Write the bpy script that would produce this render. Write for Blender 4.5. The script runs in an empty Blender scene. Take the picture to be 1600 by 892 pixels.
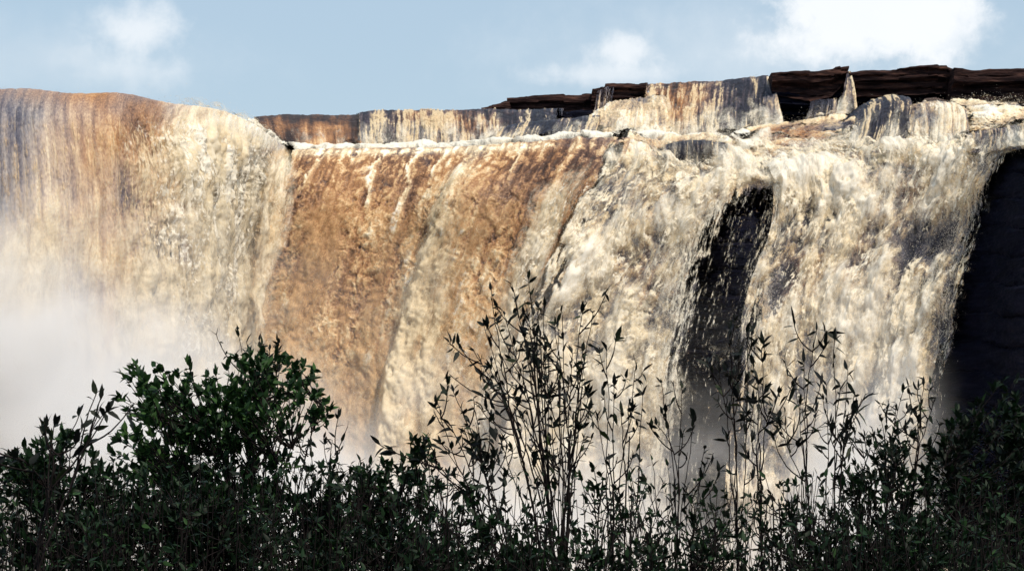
import bpy, math, random
import numpy as np

C = bpy.context.scene
COL = C.collection
R = math.radians
random.seed(7)
rng = np.random.default_rng(11)

# ------------------------------------------------------------------ camera
F = 3556.0                       # focal length in photograph pixels (1600 wide)
HZ = 632.0                       # row of the horizon
cd = bpy.data.cameras.new('camera')
cam = bpy.data.objects.new('camera', cd); COL.objects.link(cam)
cam.location = (0, 0, 0); cam.rotation_euler = (R(90), 0, 0)
cd.sensor_width = 36; cd.lens = 36 * F / 1600
cd.shift_y = (HZ - 446) / 1600
cd.clip_start = 0.1; cd.clip_end = 20000
C.camera = cam

# ------------------------------------------------------------------ light
SUN_EL, SUN_AZ = 57.0, 142.0     # degrees; azimuth clockwise from +Y: the sun stands high behind the viewer's right shoulder
sd = bpy.data.lights.new('sun', 'SUN'); sun = bpy.data.objects.new('sun', sd); COL.objects.link(sun)
sd.energy = 3.7; sd.angle = R(0.5); sd.color = (1.0, 0.90, 0.75)
sun.rotation_euler = (R(90 - SUN_EL), 0, R(180 - SUN_AZ))
C.view_settings.view_transform = 'Standard'; C.view_settings.look = 'None'
C.view_settings.gamma = 1.0; C.view_settings.exposure = 0.12
C.cycles.max_bounces = 8; C.cycles.diffuse_bounces = 3; C.cycles.glossy_bounces = 2
C.cycles.transparent_max_bounces = 16; C.cycles.volume_bounces = 4
C.cycles.volume_step_rate = 1.0; C.cycles.volume_max_steps = 96
C.cycles.use_denoising = True

w = bpy.data.worlds.new('World'); C.world = w; w.use_nodes = True
nt = w.node_tree; N = nt.nodes; L = nt.links
N.clear()
out = N.new('ShaderNodeOutputWorld'); bg = N.new('ShaderNodeBackground'); L.new(bg.outputs[0], out.inputs[0])
bg.inputs[1].default_value = 0.10
sky = N.new('ShaderNodeTexSky'); sky.sky_type = 'NISHITA'; sky.sun_disc = False
sky.sun_elevation = R(SUN_EL); sky.sun_rotation = R(SUN_AZ); sky.air_density = 1.2; sky.dust_density = 1.0; sky.ozone_density = 1.5
tc = N.new('ShaderNodeTexCoord')

def wmath(op, a, b=None, c=None):
    n = N.new('ShaderNodeMath'); n.operation = op
    for i, v in enumerate((a, b, c)):
        if v is None: continue
        if isinstance(v, (int, float)): n.inputs[i].default_value = v
        else: L.new(v, n.inputs[i])
    return n.outputs[0]
sep = N.new('ShaderNodeSeparateXYZ'); L.new(tc.outputs['Generated'], sep.inputs[0])
def wnoise(scale, detail, rough, dist=0.0, off=(0, 0, 0)):
    m = N.new('ShaderNodeMapping'); m.inputs['Location'].default_value = off
    L.new(tc.outputs['Generated'], m.inputs['Vector'])
    n = N.new('ShaderNodeTexNoise'); n.inputs['Scale'].default_value = scale; n.inputs['Detail'].default_value = detail
    n.inputs['Roughness'].default_value = rough; n.inputs['Distortion'].default_value = dist
    L.new(m.outputs[0], n.inputs['Vector'])
    return n.outputs['Fac']
nA = wnoise(28, 8, 0.62); nB = wnoise(75, 6, 0.6, 0.2, (3, 1, 2)); nC = wnoise(9, 5, 0.55, 0.0, (5, 2, 1))
def cloud(px, py, rx, ry, soft, lump, amp):
    cx, cz = (px - 800) / F, (HZ - py) / F
    dx = wmath('DIVIDE', wmath('SUBTRACT', sep.outputs[0], cx), rx / F)
    dz = wmath('DIVIDE', wmath('SUBTRACT', sep.outputs[2], cz), ry / F)
    r = wmath('SQRT', wmath('ADD', wmath('MULTIPLY', dx, dx), wmath('MULTIPLY', dz, dz)))
    v = wmath('SUBTRACT', 1.0, r)
    v = wmath('ADD', v, wmath('MULTIPLY', wmath('SUBTRACT', nA, 0.5), lump))
    v = wmath('ADD', v, wmath('MULTIPLY', wmath('SUBTRACT', nB, 0.5), lump * 0.7))
    m = N.new('ShaderNodeMapRange'); m.interpolation_type = 'SMOOTHSTEP'
    m.inputs['From Min'].default_value = 0.0; m.inputs['From Max'].default_value = soft
    L.new(v, m.inputs['Value'])
    front = wmath('GREATER_THAN', sep.outputs[1], 0.0)
    return wmath('MULTIPLY', wmath('MULTIPLY', m.outputs[0], amp), front)
clouds = [cloud(1335, 42, 195, 100, 0.55, 1.3, 0.95), cloud(1440, 65, 120, 70, 0.7, 1.3, 0.6), cloud(1290, 85, 200, 40, 0.9, 1.2, 0.5),
          cloud(975, 85, 75, 40, 0.9, 1.5, 0.75), cloud(945, 122, 150, 30, 0.9, 1.3, 0.55),
          cloud(240, 62, 95, 68, 0.9, 1.4, 0.7), cloud(220, 120, 130, 45, 1.0, 1.3, 0.35),
          cloud(1180, 90, 520, 130, 1.2, 0.9, 0.36), cloud(120, 110, 420, 90, 1.4, 0.9, 0.28)]
tot = clouds[0]
for c_ in clouds[1:]:            # screen-blend
    tot = wmath('SUBTRACT', 1.0, wmath('MULTIPLY', wmath('SUBTRACT', 1.0, tot), wmath('SUBTRACT', 1.0, c_)))
mixh = N.new('ShaderNodeMix'); mixh.data_type = 'RGBA'; mixh.inputs[0].default_value = 0.6
L.new(sky.outputs[0], mixh.inputs[6]); mixh.inputs[7].default_value = (5.0, 6.45, 7.9, 1)
mixc = N.new('ShaderNodeMix'); mixc.data_type = 'RGBA'
L.new(tot, mixc.inputs[0]); L.new(mixh.outputs[2], mixc.inputs[6]); mixc.inputs[7].default_value = (9.0, 9.3, 9.6, 1)
L.new(mixc.outputs[2], bg.inputs[0])

# ------------------------------------------------------------------ noise (numpy)
_p = np.random.default_rng(5).permutation(256).astype(np.int64); PERM = np.concatenate([_p, _p, _p])
_g = np.random.default_rng(6).normal(size=(256, 3)); GR = (_g / np.linalg.norm(_g, axis=1)[:, None]).astype(np.float32)
def perlin(x, y, z):
    x = np.asarray(x, np.float32); y = np.asarray(y, np.float32) + 0 * x; z = np.asarray(z, np.float32) + 0 * x
    xi = np.floor(x).astype(np.int64); yi = np.floor(y).astype(np.int64); zi = np.floor(z).astype(np.int64)
    xf = x - xi; yf = y - yi; zf = z - zi
    xi &= 255; yi &= 255; zi &= 255
    fu = xf * xf * xf * (xf * (xf * 6 - 15) + 10); fv = yf * yf * yf * (yf * (yf * 6 - 15) + 10); fw = zf * zf * zf * (zf * (zf * 6 - 15) + 10)
    r = 0
    for i in (0, 1):
        for j in (0, 1):
            for k in (0, 1):
                h = PERM[PERM[PERM[(xi + i) & 255] + ((yi + j) & 255)] + ((zi + k) & 255)]
                g = GR[h]
                d = g[..., 0] * (xf - i) + g[..., 1] * (yf - j) + g[..., 2] * (zf - k)
                r = r + d * (fu if i else 1 - fu) * (fv if j else 1 - fv) * (fw if k else 1 - fw)
    return r * 1.55
def fbm(x, y, z, o=4, gain=0.5):
    a, f, s, t = 1.0, 1.0, 0, 0
    for k in range(o):
        s = s + a * perlin(x * f + k * 17.3, y * f + k * 5.1, z * f + k * 9.7); t += a; a *= gain; f *= 2.03
    return s / t
def ridged(x, y, z, o=4, gain=0.55):
    a, f, s, t = 1.0, 1.0, 0, 0
    for k in range(o):
        s = s + a * (1 - 2.2 * np.abs(perlin(x * f + k * 11.3, y * f + k * 3.7, z * f + k * 7.9))); t += a; a *= gain; f *= 2.07
    return s / t
def sstep(a, b, x):
    t = np.clip((x - a) / (b - a), 0, 1); return t * t * (3 - 2 * t)

# ------------------------------------------------------------------ helpers
def pt(px, py, Y): return np.array([(px - 800) / F * Y, Y, (HZ - py) / F * Y])
def line(pts): return np.array([pt(*p) for p in pts])
def off(row, dy, dz, dx=0.0): return row + np.array([dx, dy, dz])
def hermite(xs, ys, q):
    xs = np.asarray(xs, float); ys = np.asarray(ys, float)
    if len(xs) == 2: 
        t = ((q - xs[0]) / (xs[1] - xs[0]))[:, None]; return ys[0] * (1 - t) + ys[1] * t
    h = np.diff(xs)[:, None]; d = np.diff(ys, axis=0) / h
    m = np.vstack([d[:1], (d[:-1] * h[1:] + d[1:] * h[:-1]) / (h[1:] + h[:-1]), d[-1:]])
    i = np.clip(np.searchsorted(xs, q, side='right') - 1, 0, len(xs) - 2)
    hh = h[i]; t = ((q - xs[i])[:, None]) / hh
    return (2*t**3-3*t**2+1)*ys[i] + (t**3-2*t**2+t)*hh*m[i] + (-2*t**3+3*t**2)*ys[i+1] + (t**3-t**2)*hh*m[i+1]
def tag(o, label=None, cat=None, group=None, kind=None):
    if label: o['label'] = label
    if cat: o['category'] = cat
    if group: o['group'] = group
    if kind: o['kind'] = kind
    return o
def link(name, me, mat, parent=None):
    o = bpy.data.objects.new(name, me); COL.objects.link(o)
    if mat is not None: me.materials.append(mat)
    if parent is not None: o.parent = parent
    return o
def empty(name, loc=(0, 0, 0)):
    o = bpy.data.objects.new(name, None); COL.objects.link(o); o.location = loc; return o
def np_mesh(name, V, faces, smooth=True, attrs=None):
    """V (n,3); faces: list of (m,k) int arrays"""
    me = bpy.data.meshes.new(name)
    V = np.asarray(V, np.float32); me.vertices.add(len(V)); me.vertices.foreach_set('co', V.ravel())
    faces = [np.asarray(f, np.int32) for f in faces if len(f)]
    nl = sum(f.size for f in faces); npoly = sum(len(f) for f in faces)
    me.loops.add(nl); me.polygons.add(npoly)
    me.loops.foreach_set('vertex_index', np.concatenate([f.ravel() for f in faces]))
    tot_ = np.concatenate([np.full(len(f), f.shape[1], np.int32) for f in faces])
    st = np.concatenate([[0], np.cumsum(tot_)[:-1]]).astype(np.int32)
    me.polygons.foreach_set('loop_start', st)
    me.polygons.foreach_set('use_smooth', np.full(npoly, smooth))
    for k, a in (attrs or {}).items():
        a = np.asarray(a, np.float32)
        if a.ndim == 1:
            at = me.attributes.new(k, 'FLOAT', 'POINT'); at.data.foreach_set('value', a)
        else:
            at = me.attributes.new(k, 'FLOAT_VECTOR', 'POINT'); at.data.foreach_set('vector', a.ravel())
    me.update(calc_edges=True); me.validate()
    return me
def grid_faces(nv, nu):
    a = np.arange(nv * nu).reshape(nv, nu)
    return np.stack([a[:-1, :-1], a[1:, :-1], a[1:, 1:], a[:-1, 1:]], -1).reshape(-1, 4)
def normals(P):
    du = np.gradient(P, axis=1); dv = np.gradient(P, axis=0)
    n = np.cross(dv, du); n /= np.linalg.norm(n, axis=2)[..., None] + 1e-9
    if n[..., 1].mean() > 0: n = -n
    return n
class G: pass
def loft(rows, sp=1.7, us=None, back=0.12):
    """surface through guide rows (upstream -> foot); sp = vertex spacing in photograph pixels"""
    rs = []
    wpx = 0
    for r in rows:
        r = np.asarray(r)
        if len(r) == 1: r = np.vstack([r, r])
        d = np.linalg.norm(np.diff(r, axis=0), axis=1); c = np.concatenate([[0], np.cumsum(d)]); c /= c[-1]
        wpx = max(wpx, abs(r[-1, 0] / r[-1, 1] - r[0, 0] / r[0, 1]) * F)
        rs.append((c, r))
    nu = max(4, int(wpx / sp)); u = np.linspace(0, 1, nu)
    RR = np.stack([hermite(c, r, u) for c, r in rs])           # rows x nu x 3
    scr = np.stack([RR[..., 0] / RR[..., 1] * F, RR[..., 2] / RR[..., 1] * F], -1)
    dscr = np.linalg.norm(np.diff(scr, axis=0), axis=2).max(1) + back * 24 * np.linalg.norm(np.diff(RR, axis=0), axis=2).mean(1)
    dwl = np.linalg.norm(np.diff(RR, axis=0), axis=2).mean(1)
    vw = np.concatenate([[0], np.cumsum(dwl)])
    q = []
    for k in range(len(rs) - 1):
        n = max(2, int(dscr[k] / sp)); q.append(np.linspace(vw[k], vw[k + 1], n, endpoint=False))
    q = np.concatenate(q + [[vw[-1]]])
    P = hermite(vw, RR.reshape(len(rs), -1), q).reshape(len(q), nu, 3)
    g = G(); g.P = P; g.N = normals(P); g.nu, g.nv = nu, len(q)
    g.px = P[..., 0] / P[..., 1] * F + 800; g.py = HZ - P[..., 2] / P[..., 1] * F
    g.u = np.broadcast_to(u[None, :], g.px.shape); g.v = np.broadcast_to((q / vw[-1])[:, None], g.px.shape)
    wm = np.linalg.norm(np.diff(RR, axis=1), axis=2).sum(1).mean()
    g.s = g.u * wm; g.t = np.broadcast_to(q[:, None], g.px.shape)   # metres across and along the flow
    return g
def water(name, g, mat, parent=None, seed=0.0):
    at = {'tone': np.clip(g.tone, -0.5, 1.5).ravel(), 'cover': g.cover.ravel(), 'mud': np.clip(getattr(g, 'mud', np.zeros_like(g.s)), 0, 1).ravel(),
          'flow': np.stack([g.s + seed, g.t, np.full_like(g.s, seed)], -1).reshape(-1, 3)}
    V = (g.P + g.N * g.disp[..., None]).reshape(-1, 3)
    return link(name, np_mesh(name, V, [grid_faces(g.nv, g.nu)], True, at), mat, parent)
def blobs(g, lst):
    """soft patches: (px, py, rx, ry, amount) - where a water colour sits on the fall"""
    wx = 22 * fbm(g.s * .45, g.t * .35, 3.3, 3); wy = 22 * fbm(g.s * .45, g.t * .35, 8.8, 3)
    r = 0
    for (x, y, rx, ry, a) in lst:
        d = ((g.px + wx - x) / rx) ** 2 + ((g.py + wy - y) / ry) ** 2
        r = r + a * np.exp(-d)
    return r
def curve_x(pts, py):
    p = np.array(pts, float); return np.interp(py, p[:, 1], p[:, 0])
def froth(g, seed, sx=0.95, st=0.62, warp=0.55):
    """curling froth: warped ridges, sx/st = cells per metre across/along the flow"""
    X, T = g.s * sx, g.t * st
    wx = fbm(X * .5, T * .5, seed + 1.7, 3); wt = fbm(X * .5, T * .5, seed + 5.9, 3)
    X, T = X + warp * 1.6 * wx, T + warp * 1.6 * wt
    a = ridged(X, T, seed + .31 * wx, 3, 0.7)
    puff = np.abs(perlin(X * .55, T * .5, seed + 7.7)) * 2.4 - .6
    return .75 * a + .45 * puff - .05
def pits(g, seed, sx=1.7, st=1.25):
    """dark holes torn in the froth"""
    wx = fbm(g.s * 1.1, g.t * .8, seed, 3); a = fbm(g.s * sx + wx, g.t * st + .7 * wx, seed + 2.2, 5, .68)
    dense_ = fbm(g.s * .3, g.t * .25, seed + 9.1, 2)
    return sstep(.12, .42, a + .35 * dense_)
def streak(g, seed, sx=2.2, st=0.10):
    return fbm(g.s * sx, g.t * st, seed, 4, 0.6)

# ------------------------------------------------------------------ materials
def new_mat(name):
    m = bpy.data.materials.new(name); m.use_nodes = True
    n = m.node_tree.nodes; n.clear()
    return m, n, m.node_tree.links
def nd(n, t, **kw):
    x = n.new(t)
    for k, v in kw.items():
        if k in x.inputs: x.inputs[k].default_value = v
        else: setattr(x, k, v)
    return x
def mth(n, l, op, a, b=None, clamp=False):
    x = n.new('ShaderNodeMath'); x.operation = op; x.use_clamp = clamp
    for i, v in enumerate((a, b)):
        if v is None: continue
        if isinstance(v, (int, float)): x.inputs[i].default_value = v
        else: l.new(v, x.inputs[i])
    return x.outputs[0]
def water_material(name, stops, stops2=None, fine=0.34, strand=(4.5, 0.45), grain=(7.0, 4.0), rough=0.55, sss=0.35):
    m, n, l = new_mat(name)
    o = nd(n, 'ShaderNodeOutputMaterial'); b = nd(n, 'ShaderNodeBsdfPrincipled'); b.inputs['Roughness'].default_value = rough
    b.inputs['Specular IOR Level'].default_value = 0.2
    b.inputs['Subsurface Weight'].default_value = sss; b.inputs['Subsurface Scale'].default_value = 0.22; b.inputs['Subsurface Radius'].default_value = (1, .8, .6)
    tone = nd(n, 'ShaderNodeAttribute', attribute_name='tone'); cov = nd(n, 'ShaderNodeAttribute', attribute_name='cover')
    fl = nd(n, 'ShaderNodeAttribute', attribute_name='flow')
    def noise(sc, detail, rough_, dist=0.0):
        mp = nd(n, 'ShaderNodeMapping'); mp.inputs['Scale'].default_value = (sc[0], sc[1], 1); l.new(fl.outputs['Vector'], mp.inputs[0])
        x = nd(n, 'ShaderNodeTexNoise'); x.inputs['Scale'].default_value = 1; x.inputs['Detail'].default_value = detail
        x.inputs['Roughness'].default_value = rough_; x.inputs['Distortion'].default_value = dist
        l.new(mp.outputs[0], x.inputs['Vector']); return x.outputs['Fac']
    fnz = noise(grain, 4, 0.65, 0.5)
    tn = mth(n, l, 'ADD', tone.outputs['Fac'], mth(n, l, 'MULTIPLY', mth(n, l, 'SUBTRACT', fnz, 0.5), fine * 2))
    r = nd(n, 'ShaderNodeValToRGB'); r.color_ramp.interpolation = 'LINEAR'
    e = r.color_ramp.elements
    while len(e) > 1: e.remove(e[-1])
    e[0].position, e[0].color = stops[0][0], (*stops[0][1], 1)
    for p_, c_ in stops[1:]:
        k = e.new(p_); k.color = (*c_, 1)
    l.new(tn, r.inputs[0]); colour = r.outputs[0]
    if stops2:
        r2 = nd(n, 'ShaderNodeValToRGB'); e = r2.color_ramp.elements
        while len(e) > 1: e.remove(e[-1])
        e[0].position, e[0].color = stops2[0][0], (*stops2[0][1], 1)
        for p_, c_ in stops2[1:]:
            k = e.new(p_); k.color = (*c_, 1)
        l.new(tn, r2.inputs[0]); mud = nd(n, 'ShaderNodeAttribute', attribute_name='mud')
        mixm = nd(n, 'ShaderNodeMix', data_type='RGBA'); l.new(mud.outputs['Fac'], mixm.inputs[0]); l.new(r.outputs[0], mixm.inputs[6]); l.new(r2.outputs[0], mixm.inputs[7]); colour = mixm.outputs[2]
    l.new(colour, b.inputs['Base Color'])
    bp = nd(n, 'ShaderNodeBump'); bp.inputs['Strength'].default_value = 0.25; bp.inputs['Distance'].default_value = 0.06
    l.new(fnz, bp.inputs['Height']); l.new(bp.outputs[0], b.inputs['Normal'])
    st = noise(strand, 5, 0.62, 0.35); gr = noise((strand[0] * 2.6, strand[1] * 9), 3, 0.6)
    nn = mth(n, l, 'ADD', mth(n, l, 'MULTIPLY', mth(n, l, 'SUBTRACT', st, 0.5), 1.7), mth(n, l, 'MULTIPLY', mth(n, l, 'SUBTRACT', gr, 0.5), 1.0))
    a = mth(n, l, 'ADD', mth(n, l, 'MULTIPLY', cov.outputs['Fac'], 1.9), mth(n, l, 'SUBTRACT', nn, 0.45))
    mr = nd(n, 'ShaderNodeMapRange'); mr.interpolation_type = 'SMOOTHSTEP'; mr.inputs['From Min'].default_value = 0.38; mr.inputs['From Max'].default_value = 0.68
    l.new(a, mr.inputs[0])
    tr = nd(n, 'ShaderNodeBsdfTransparent'); mx = nd(n, 'ShaderNodeMixShader')
    l.new(mr.outputs[0], mx.inputs[0]); l.new(tr.outputs[0], mx.inputs[1]); l.new(b.outputs[0], mx.inputs[2]); l.new(mx.outputs[0], o.inputs[0])
    return m
MUD = [(0.0, (0.035, 0.022, 0.018)), (0.2, (0.13, 0.062, 0.032)), (0.42, (0.37, 0.185, 0.082)), (0.62, (0.60, 0.38, 0.19)), (0.82, (0.77, 0.63, 0.42)), (1.0, (0.86, 0.80, 0.70))]
GREY = [(0.0, (0.014, 0.015, 0.024)), (0.2, (0.045, 0.044, 0.062)), (0.38, (0.155, 0.14, 0.14)), (0.55, (0.45, 0.34, 0.225)), (0.75, (0.78, 0.64, 0.42)), (1.0, (0.88, 0.83, 0.72))]
HAZY = [(0.0, (0.04, 0.042, 0.07)), (0.2, (0.11, 0.11, 0.145)), (0.4, (0.27, 0.25, 0.255)), (0.6, (0.50, 0.44, 0.39)), (0.8, (0.78, 0.69, 0.54)), (1.0, (0.87, 0.84, 0.77))]
M_mud = water_material('muddy_water', GREY, MUD, fine=.36, grain=(11, 8))
M_cream = water_material('frothy_water', GREY, MUD, fine=0.36, strand=(3.2, 0.9), grain=(9, 7))
M_strand = water_material('stranded_water', GREY, MUD, fine=0.34, strand=(5.5, 0.3), grain=(13, 2.2))
M_foam = water_material('foam', [(0.0, (0.40, 0.30, 0.20)), (0.4, (0.70, 0.60, 0.46)), (0.8, (0.86, 0.82, 0.74)), (1, (0.9, 0.89, 0.86))], fine=0.3, strand=(3, 2), grain=(5, 5))

def veil_material(name, clump, soft, amax, fine=.25, stretch=None):
    """torn sheets of falling froth: opaque clumps, wispy see-through edges"""
    m, n, l = new_mat(name)
    o = nd(n, 'ShaderNodeOutputMaterial'); b = nd(n, 'ShaderNodeBsdfPrincipled'); b.inputs['Roughness'].default_value = .7; b.inputs['Specular IOR Level'].default_value = .1
    at = {k: nd(n, 'ShaderNodeAttribute', attribute_name=k) for k in ('tone', 'cover', 'flow', 'mud')}
    def noise(sc, detail, rough_, dist):
        mp = nd(n, 'ShaderNodeMapping'); mp.inputs['Scale'].default_value = (sc[0], sc[1], 1); l.new(at['flow'].outputs['Vector'], mp.inputs[0])
        x = nd(n, 'ShaderNodeTexNoise'); x.inputs['Scale'].default_value = 1; x.inputs['Detail'].default_value = detail
        x.inputs['Roughness'].default_value = rough_; x.inputs['Distortion'].default_value = dist; l.new(mp.outputs[0], x.inputs['Vector']); return x.outputs['Fac']
    c1 = noise(clump, 9, .68, .5); c2 = noise((9, 6), 4, .65, .3)
    tn = mth(n, l, 'ADD', at['tone'].outputs['Fac'], mth(n, l, 'MULTIPLY', mth(n, l, 'SUBTRACT', c2, .5), fine * 2))
    cols = []
    for st_ in (GREY, MUD):
        r = nd(n, 'ShaderNodeValToRGB'); e = r.color_ramp.elements
        while len(e) > 1: e.remove(e[-1])
        e[0].position, e[0].color = st_[0][0], (*st_[0][1], 1)
        for p_, c_ in st_[1:]:
            k = e.new(p_); k.color = (*c_, 1)
        l.new(tn, r.inputs[0]); cols.append(r.outputs[0])
    mx = nd(n, 'ShaderNodeMix', data_type='RGBA'); l.new(at['mud'].outputs['Fac'], mx.inputs[0]); l.new(cols[0], mx.inputs[6]); l.new(cols[1], mx.inputs[7]); l.new(mx.outputs[2], b.inputs['Base Color'])
    v = mth(n, l, 'ADD', mth(n, l, 'MULTIPLY', mth(n, l, 'SUBTRACT', c1, .5), 2.2), mth(n, l, 'MULTIPLY', mth(n, l, 'SUBTRACT', c2, .5), .5))
    v = mth(n, l, 'ADD', v, mth(n, l, 'SUBTRACT', mth(n, l, 'MULTIPLY', at['cover'].outputs['Fac'], 1.5), .75))
    mr = nd(n, 'ShaderNodeMapRange'); mr.interpolation_type = 'SMOOTHSTEP'; mr.inputs['From Min'].default_value = -soft; mr.inputs['From Max'].default_value = soft; mr.inputs['To Max'].default_value = amax
    l.new(v, mr.inputs[0]); l.new(mr.outputs[0], b.inputs['Alpha']); l.new(b.outputs[0], o.inputs[0])
    return m
VE1 = veil_material('torn_sheet', (1.5, 1.0), .28, .9); VE2 = veil_material('froth_plume', (.9, .30), .46, .86, .22); VE3 = veil_material('fine_lace', (3.2, 1.7), .18, .8); VE4 = veil_material('thin_strands', (7.5, 1.5), .22, .75)
def veil(parent, g, mat, offset, seed, cover, tone, mud, puff=.5, sub=2, raw=False):
    h = G(); c = slice(None, None, sub)
    h.P, h.N = g.P[c, c], g.N[c, c]; h.nv, h.nu = h.P.shape[:2]; h.s, h.t = g.s[c, c] + seed * 3.1, g.t[c, c]
    pf = fbm(h.s * .55, h.t * .35, seed + 4.4, 4, .55)
    edge_ = sstep(0, .05, g.v)[c, c]
    h.disp = g.disp[c, c] + (offset + puff * pf) * edge_
    h.tone = np.clip(tone + 0 * g.s, -.3, 1.3)[c, c] + .15 * pf; h.mud = np.clip(mud + 0 * g.s, 0, 1)[c, c]; h.cover = (cover * (1 if raw else np.clip(g.cover * 1.4 - .3, 0, 1)))[c, c]
    return water('froth', h, mat, parent, seed)

def rock_material(name, dark, mid, red, wet=0.35):
    m, n, l = new_mat(name)
    o = nd(n, 'ShaderNodeOutputMaterial'); b = nd(n, 'ShaderNodeBsdfPrincipled'); l.new(b.outputs[0], o.inputs[0])
    b.inputs['Roughness'].default_value = wet; b.inputs['Specular IOR Level'].default_value = 0.03
    g = nd(n, 'ShaderNodeTexCoord')
    mp = nd(n, 'ShaderNodeMapping'); mp.inputs['Scale'].default_value = (0.5, 0.5, 3.2); l.new(g.outputs['Object'], mp.inputs[0])
    a = nd(n, 'ShaderNodeTexNoise'); a.inputs['Scale'].default_value = 1; a.inputs['Detail'].default_value = 8; a.inputs['Roughness'].default_value = 0.65
    l.new(mp.outputs[0], a.inputs[0])
    r = nd(n, 'ShaderNodeValToRGB'); e = r.color_ramp.elements
    e[0].position, e[0].color = 0.38, (*dark, 1); e[1].position, e[1].color = 0.72, (*red, 1); k = e.new(0.55); k.color = (*mid, 1)
    l.new(a.outputs['Fac'], r.inputs[0]); l.new(r.outputs[0], b.inputs['Base Color'])
    c = nd(n, 'ShaderNodeTexNoise'); c.inputs['Scale'].default_value = 2.5; c.inputs['Detail'].default_value = 8; l.new(mp.outputs[0], c.inputs[0])
    bp = nd(n, 'ShaderNodeBump'); bp.inputs['Strength'].default_value = 0.8; bp.inputs['Distance'].default_value = 0.15
    l.new(c.outputs['Fac'], bp.inputs['Height']); l.new(bp.outputs[0], b.inputs['Normal'])
    return m
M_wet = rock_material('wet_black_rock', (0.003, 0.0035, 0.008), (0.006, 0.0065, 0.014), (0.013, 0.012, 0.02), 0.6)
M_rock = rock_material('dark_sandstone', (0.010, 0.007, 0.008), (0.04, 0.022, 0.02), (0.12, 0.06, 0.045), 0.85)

# ------------------------------------------------------------------ setting: ground, pool, river
def ground_mat(name, c0, c1, sc, rough=0.95):
    m, n, l = new_mat(name)
    o = nd(n, 'ShaderNodeOutputMaterial'); b = nd(n, 'ShaderNodeBsdfPrincipled'); l.new(b.outputs[0], o.inputs[0]); b.inputs['Roughness'].default_value = rough; b.inputs['Specular IOR Level'].default_value = .08
    g = nd(n, 'ShaderNodeTexCoord'); a = nd(n, 'ShaderNodeTexNoise'); a.inputs['Scale'].default_value = sc; a.inputs['Detail'].default_value = 8
    l.new(g.outputs['Object'], a.inputs[0])
    r = nd(n, 'ShaderNodeValToRGB'); e = r.color_ramp.elements
    e[0].position, e[0].color = 0.35, (*c0, 1); e[1].position, e[1].color = 0.68, (*c1, 1)
    l.new(a.outputs['Fac'], r.inputs[0]); l.new(r.outputs[0], b.inputs['Base Color'])
    return m
M_soil = ground_mat('bank_soil', (0.018, 0.013, 0.009), (0.045, 0.034, 0.02), 1.2)
M_pool = ground_mat('plunge_pool_water', (0.26, 0.16, 0.085), (0.7, 0.6, 0.46), 0.16, 0.4)
M_land = ground_mat('plateau_ground', (0.05, 0.055, 0.025), (0.12, 0.09, 0.05), 0.02)
LIPZ, POOL = 16.8, -9.0

def near_bank():
    xs = np.concatenate([[-400, -150, -60, -30], np.linspace(-18, 18, 120), [30, 60, 150, 400]]); ys = np.concatenate([[-400, -120, -40, -15], np.linspace(-6, 34, 130), [38, 44]])
    X, Y = np.meshgrid(xs, ys)
    Z = -1.75 - 0.055 * np.clip(Y, 0, 20) - 0.9 * sstep(17, 24, Y) - 6.2 * sstep(24, 38, Y) - .6 * sstep(36, 44, Y)
    Z = Z + 0.16 * fbm(X * .5, Y * .5, 2.2, 4) * (np.abs(X) < 40)
    return np_mesh('near_bank', np.stack([X, Y, Z], -1).reshape(-1, 3), [grid_faces(len(ys), len(xs))])
tag(link('ground', near_bank(), M_soil), kind='structure')
def flat(name, x0, x1, y0, y1, z, mat, n=2):
    X, Y = np.meshgrid(np.linspace(x0, x1, n), np.linspace(y0, y1, n))
    return tag(link(name, np_mesh(name, np.stack([X, Y, X * 0 + z], -1).reshape(-1, 3), [grid_faces(n, n)]), mat), kind='structure')
flat('terrain', -6000, 6000, -6000, 6000, POOL - 0.6, M_land)
def pool():
    xs = np.linspace(-120, 120, 240); ys = np.linspace(34, 175, 140); X, Y = np.meshgrid(xs, ys)
    Z = POOL + 0.5 * fbm(X * .25, Y * .25, 4.4, 4)
    return np_mesh('pool', np.stack([X, Y, Z], -1).reshape(-1, 3), [grid_faces(len(ys), len(xs))])
tag(link('water', pool(), M_pool), kind='structure')

# ------------------------------------------------------------------ cliff behind the water
def strata(P, Nn, seed, amp=0.5, freq=0.75):
    """bedded rock: courses that step in and out, joints, small roughness"""
    x, y, z = P[..., 0], P[..., 1], P[..., 2]
    zz = z * freq + 0.5 * fbm(x * .12, y * .12, seed, 3)
    k = np.floor(zz); f = zz - k
    h = np.sin(k * 12.9898 + seed) * 43758.5; h = h - np.floor(h)
    blk = perlin(x * .22 + k * 7.7, y * .22, k * 3.3 + seed)
    joint = -sstep(0.86, 1.0, f) * 0.35 - sstep(0.12, 0.0, f) * 0.2
    return amp * (h - 0.5) + amp * 0.7 * blk + amp * joint + 0.18 * amp * fbm(x * 1.3, y * 1.3, z * 2.2 + seed, 4)
clip_top = [(-900, 126, 96), (-420, 128, 106), (-130, 134, 114), (0, 146, 122), (200, 156, 129), (300, 176, 134), (400, 204, 143), (450, 240, 150.6), (700, 236, 150.2), (900, 226, 147.6), (980, 228, 146.4), (1080, 264, 141), (1180, 285, 137.6), (1215, 292, 136.6), (1300, 275, 135.5), (1400, 256, 134.5), (1500, 252, 132), (1560, 246, 129), (1620, 238, 126.5), (1760, 226, 121), (2100, 200, 114), (2700, 170, 104)]
top = line(clip_top)
def drop(row, z, dy, dpx=0):
    r = row.copy(); Yn = r[:, 1] + dy; r[:, 0] = (r[:, 0] / r[:, 1] * F + dpx) / F * Yn; r[:, 1] = Yn; r[:, 2] = z; return r
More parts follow.
